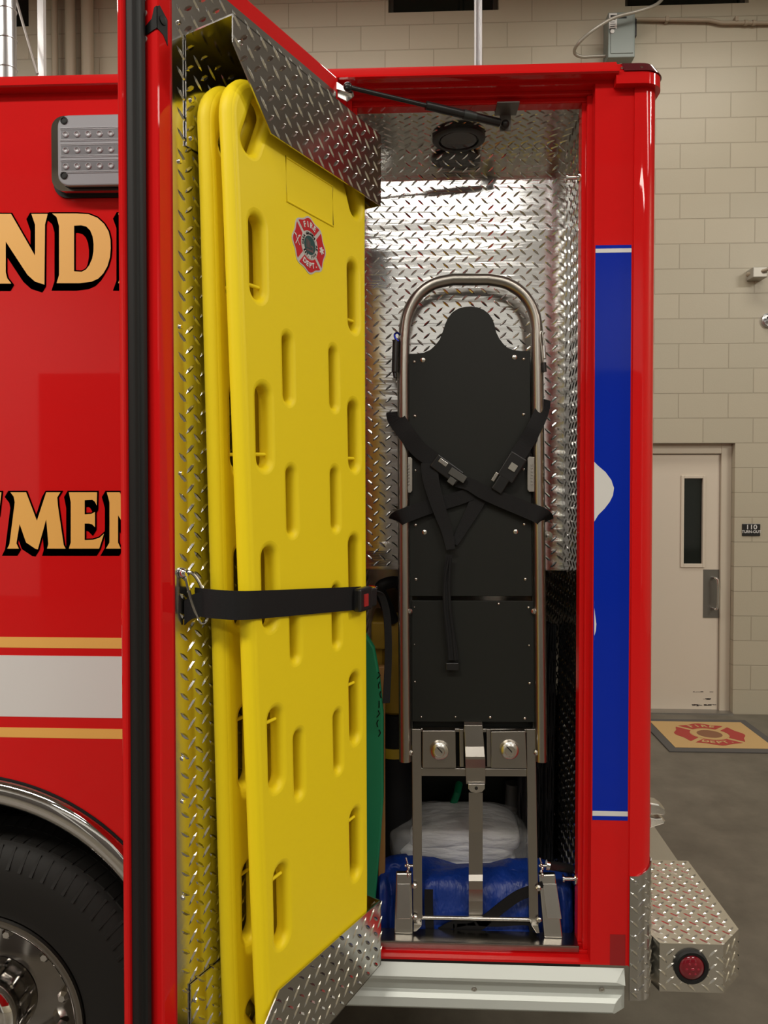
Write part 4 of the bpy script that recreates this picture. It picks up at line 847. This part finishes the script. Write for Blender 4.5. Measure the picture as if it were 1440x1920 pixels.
k1 = oblk(838, 880, 30, 14, 36, -.034, .014, 'buckle', BLKS, ch); oblk(831, 867, 9, 4, 36, -.036, .004, 'buckle_clip', SATIN, k1, .001); oblk(847, 902, 7, 6, 36, -.0355, .003, 'buckle_button', mat('button_grey', (.09, .09, .085), .4), k1, .001)
oblk(858, 891, 17, 7, 33, -.037, .004, 'buckle_cover', MATS['button_grey'], k1, .001)
k2 = oblk(960, 876, 26, 17, -58, -.034, .014, 'buckle', BLKS, ch); oblk(962, 876, 7, 7, -58, -.038, .005, 'buckle_button', mat('button_pale', (.30, .30, .27), .4), k2, .001); oblk(928, 894, 9, 3, -58, -.036, .004, 'buckle_clip', SATIN, k2, .001)
oblk(940, 906, 18, 11, -58, -.030, .012, 'buckle_tongue', BLKS, ch)
# carabiners
p = C(744, 632, -.005)
k = thing('carabiner', (p.x, p.y, C(744, 700).z), 'blue carabiner in a black sleeve hanging on the left tube of the stair chair', 'carabiner')
MB().tube(smoothpath([C(747, 640, -.018), C(741, 634, -.018), C(740, 627, -.018), C(745, 624, -.018), C(750, 628, -.018)], 5), .0028, 8).build('clip', mat('blue_anodised', (.01, .02, .35), .25, .8), k, smooth=True)
MB().tube([C(742, 638, -.014), C(740, 698, -.014)], .0088, 12).build('sleeve', BLKS, k, smooth=True); MB().tube([C(739, 697, -.014), C(741, 708, -.014)], .005, 8).build('cord_end', BLKS, k, smooth=True)
MB().tube([C(738+6*math.cos(t*PI/6)+7, 629+6*math.sin(t*PI/6), -.014) for t in range(12)], .0014, 6, closed=True).build('split_ring', CHROME, k, smooth=True)
p = C(1017, 650, -.005)
k = thing('carabiner', (p.x, p.y, C(1017, 690).z), 'steel carabiner with a black tip hanging on the right tube of the stair chair', 'carabiner')
MB().tube(smoothpath([C(1014, 622, -.016), C(1013, 632, -.016), C(1016, 655, -.016), C(1019, 680, -.016), C(1023, 680, -.016), C(1022, 655, -.016), C(1018, 632, -.016), C(1017, 622, -.016)], 4), .0022, 8, closed=True).build('clip', SATIN, k, smooth=True)
MB().tube([C(1019, 648, -.020), C(1021, 672, -.020)], .0042, 10).build('screw_gate', GALV, k, smooth=True)
MB().tube([C(1020, 680, -.016), C(1021, 697, -.016)], .0062, 12).build('tip', BLKS, k, smooth=True)
MB().tube([C(1011+5*math.cos(t*PI/6)+2, 619+5*math.sin(t*PI/6), -.012) for t in range(12)], .0014, 6, closed=True).build('split_ring', CHROME, k, smooth=True)
# ---------------------------------------------------------------- gear in the compartment
ZF = ZC-1.235
x0, x1 = U(698, 1700, 1.95).x, U(1081, 1700, 1.95).x
m = MB(); zt = U(900, 1600, 2.07).z; yb0, yb1 = 1.888, 2.33
blob(m, ((x0+x1)/2, (yb0+yb1)/2, ZF+.02), ((x1-x0)/2-.004, (yb1-yb0)/2, zt-ZF-.02), .26, 220, 110, 0)
for q in m.v:
    k_ = max(0, min(1, (q.z-ZF)/(zt-ZF))); f_ = noise.noise(Vector((q.x*17, q.y*9, q.z*4)))+.6*noise.noise(Vector((q.x*34, 3, q.z*11))); g_ = noise.noise(Vector((q.x*6, 7, q.y*8)))
    q.z = max(ZF+.001, q.z+g_*.016*k_); fr_ = max(0, min(1, (2.0-q.y)/.06)); q.y = max(1.890, q.y+fr_*(abs(f_)*.030+.002)+.03*fr_*k_)
    q.x = max(x0+.002, min(LX1-.004, q.x))
    if q.y > 2.05: q.z = min(q.z, max(ZF+.001, zt-(q.y-2.05)*1.1))
bag = m.build('duffel_bag', BAGB, smooth=70); tag(bag, 'blue nylon duffel bag lying on the compartment floor behind the stair chair', 'bag'); 
def bagy(x, z): return yb0+.0015
for P in ([(1000, 1650), (960, 1672), (920, 1700), (880, 1726), (850, 1735), (820, 1728), (800, 1690)],):
    pass
def bagstrap(P, wpx):
    dg_pts = smoothpath([U(u_, v_, 1.8885) for u_, v_ in P], 6); m = MB(); n = len(dg_pts); W = []
    for i in range(n):
        t = dg_pts[min(i+1, n-1)]-dg_pts[max(i-1, 0)]; t.y = 0; t.normalize(); W.append(Vector((-t.z, 0, t.x))*wpx/700)
    m.ribbon(dg_pts, W, .003, (0, 1, 0)); m.build('carry_strap', WEB, bag)
bagstrap([(1020, 1662), (975, 1678), (945, 1698), (915, 1722), (890, 1738), (850, 1742)], 20); bagstrap([(804, 1668), (804, 1700), (806, 1746)], 16); bagstrap([(825, 1746), (850, 1733), (880, 1728), (930, 1730), (990, 1728), (1000, 1746)], 14)
x0, x1 = U(735, 1560, 2.12).x, U(984, 1560, 2.12).x
m = MB(); zb_, zt_ = zt-.10, U(900, 1533, 2.20).z
for k_, (xa, xb, za, zb1) in enumerate(((x0+.03, x1-.02, 0, .36), (x0+.02, x1-.03, .30, .68), (x0+.055, x1-.01, .62, 1.0))):
    blob(m, ((xa+xb)/2, 2.22, lerp(zb_, zt_, (za+zb1)/2)), ((xb-xa)/2, .10, (zt_-zb_)*(zb1-za)/2+.004), .33, 80, 24, .007, 12, 9.+k_)
xm = (x0+x1)/2
for q in m.v: q.z -= .10*((q.x-xm-.03)/(x1-x0))**2*(1 if q.z > (zb_+zt_)/2 else .2)
wp = m.build('wrapped_linen', WRAP, smooth=70); tag(wp, 'white folded sheets in clear plastic resting on top of the blue duffel bag', 'package')
m = MB(); blob(m, ((x0+x1)/2+.005, 2.21, (zb_+zt_)/2), ((x1-x0)/2+.018, .115, (zt_-zb_)/2+.008), .4, 80, 40, .010, 18, 2.); m.build('plastic_film', FILM, wp, smooth=70)
# green board at the left
m = MB(); P = [(680, 1180), (702, 1215), (712, 1270), (719, 1340), (719, 1500), (712, 1600), (704, 1690), (704, 1740), (680, 1740)]
m.prism([U(x, y, 1.92) for x, y in P], (0, .03, 0)); 
for q in m.v: q.z = max(q.z, ZF+.001)
gb = m.build('green_litter', GREEN, bevel=.006); tag(gb, 'green plastic rescue litter with black script upright behind the yellow boards', 'litter')
m = MB(); random.seed(8)
for k in range(7):
    u_, v_ = random.uniform(708, 714), 1260+k*18; m.tube([U(u_, v_, 1.919), U(u_+random.uniform(-3, 4), v_+6, 1.919), U(u_+random.uniform(-3, 3), v_+13, 1.919)], .0014, 6)
m.build('black_script', BLK, gb)
m = MB(); a, b_ = U(709, 1400, 1.975), U(722, 1400, 1.975); m.box((a.x, 1.975, ZF), (b_.x, 2.0, U(715, 1250, 1.975).z)); tag(m.build('tan_board', TAN, bevel=.003), 'narrow tan wooden board standing behind the green litter', 'board')
# ochre harness bag, black cylinders, coats
m = MB(); a, b_ = U(696, 1218, 2.12), U(722, 1166, 2.12); m.bevbox((a.x, 2.12, a.z), (b_.x, 2.35, b_.z), .006); m.box((a.x+.005, 2.14, ZF), (b_.x-.01, 2.33, a.z+.004)); ob = m.build('ochre_box', DUN); tag(ob, 'mustard yellow equipment case left of the stair chair above the green litter', 'case')
p0 = U(740, 1170, 2.2); 
cy = thing('air_cylinder', (p0.x, 2.2, ZF), 'mustard yellow air cylinder with a black valve standing left of the stair chair', 'cylinder')
zt1, zt0 = U(740, 1150, 2.2).z, U(740, 1332, 2.2).z
MB().lathe((p0.x, 2.2, zt0), (0,0,1), [(.045, 0), (.055, .01), (.055, zt1-zt0-.04), (.045, zt1-zt0-.01), (.018, zt1-zt0)], 28).build('cylinder_body', DUN, cy, smooth=True)
MB().lathe((p0.x, 2.2, ZF), (0,0,1), [(.058, 0), (.058, zt0-ZF)], 24).build('black_boot', RUB, cy, smooth=True)
MB().tube(smoothpath([U(738, 1165, 2.15), U(722, 1130, 2.13), U(712, 1105, 2.12), U(722, 1095, 2.12), U(745, 1092, 2.14), U(762, 1110, 2.16)], 8), .018, 12).build('hose', RUB, cy, smooth=True)
MB().lathe((p0.x, 2.2, zt0-.13), (0,0,1), [(.060, 0), (.062, .02), (.060, .03)], 24).build('yellow_band', mat('yellow_band', (.6, .40, .02), .5), cy, smooth=True)
m = MB(); a, b_ = U(1006, 1600, 2.20), U(1066, 1600, 2.20); nx, nz = 60, 24; vs = []; z1, z0 = U(1040, 1165, 2.25).z, ZF+.002
for j in range(nz+1):
    t = j/nz; z = lerp(z1, z0, t)
    for i in range(nx+1):
        s_ = i/nx; w_ = .055+.05*min(1, t*2.2); x = LX1-.010-.0*t-(1-s_)*w_*1.0; vs.append((x, 2.22+.018*math.sin(s_*19+2*t)+.012*math.sin(s_*43+5*t)-.02*t, z))
m.add(vs, [(j*(nx+1)+i, j*(nx+1)+i+1, (j+1)*(nx+1)+i+1, (j+1)*(nx+1)+i) for j in range(nz) for i in range(nx)])
m.keep = False; co = m.build('hanging_coat', COAT, smooth=70); md = co.modifiers.new('thick', 'SOLIDIFY'); md.thickness = .006; tag(co, 'black fabric cover hanging down the right side of the compartment', 'cover')
p = U(852, 1500, 2.30)
m = MB(); m.tube([U(846, 1528, 2.30), U(848, 1512, 2.30), U(857, 1488, 2.30), U(861, 1470, 2.34)], .012, 14); m.tube([(p.x, 2.31, ZF), U(846, 1525, 2.31)], .012, 10)
tag(m.build('green_hose', GREEN, smooth=True), 'short green tube poking up behind the white wrapped sheets', 'tube')
p = U(962, 1495, 2.32)
m = MB(); m.tube([(p.x, 2.32, ZF), U(962, 1520, 2.32)], .03, 20); m.tube([U(962, 1515, 2.32), U(962, 1468, 2.32)], [.028, .024], 20)
tag(m.build('grey_canister', mat('canister_grey', (.10, .10, .10), .4), smooth=True), 'dark grey cylindrical canister behind the right end of the white wrapped sheets', 'canister')
m = MB(); m.bevbox((LX0+.02, 2.38, ZF), (LX1-.02, 2.58, ZF+.40), .02); tag(m.build('equipment_case', BLKP), 'large black equipment case at the rear of the dark lower compartment', 'case')
m = MB(); p = U(983, 1400, 2.36); m.tube([(p.x, 2.355, ZF), (p.x, 2.355, ZF+.55)], .008, 10); tag(m.build('yellow_pole', DUN, smooth=True), 'thin yellow pole standing behind the right leg of the stair chair', 'pole')
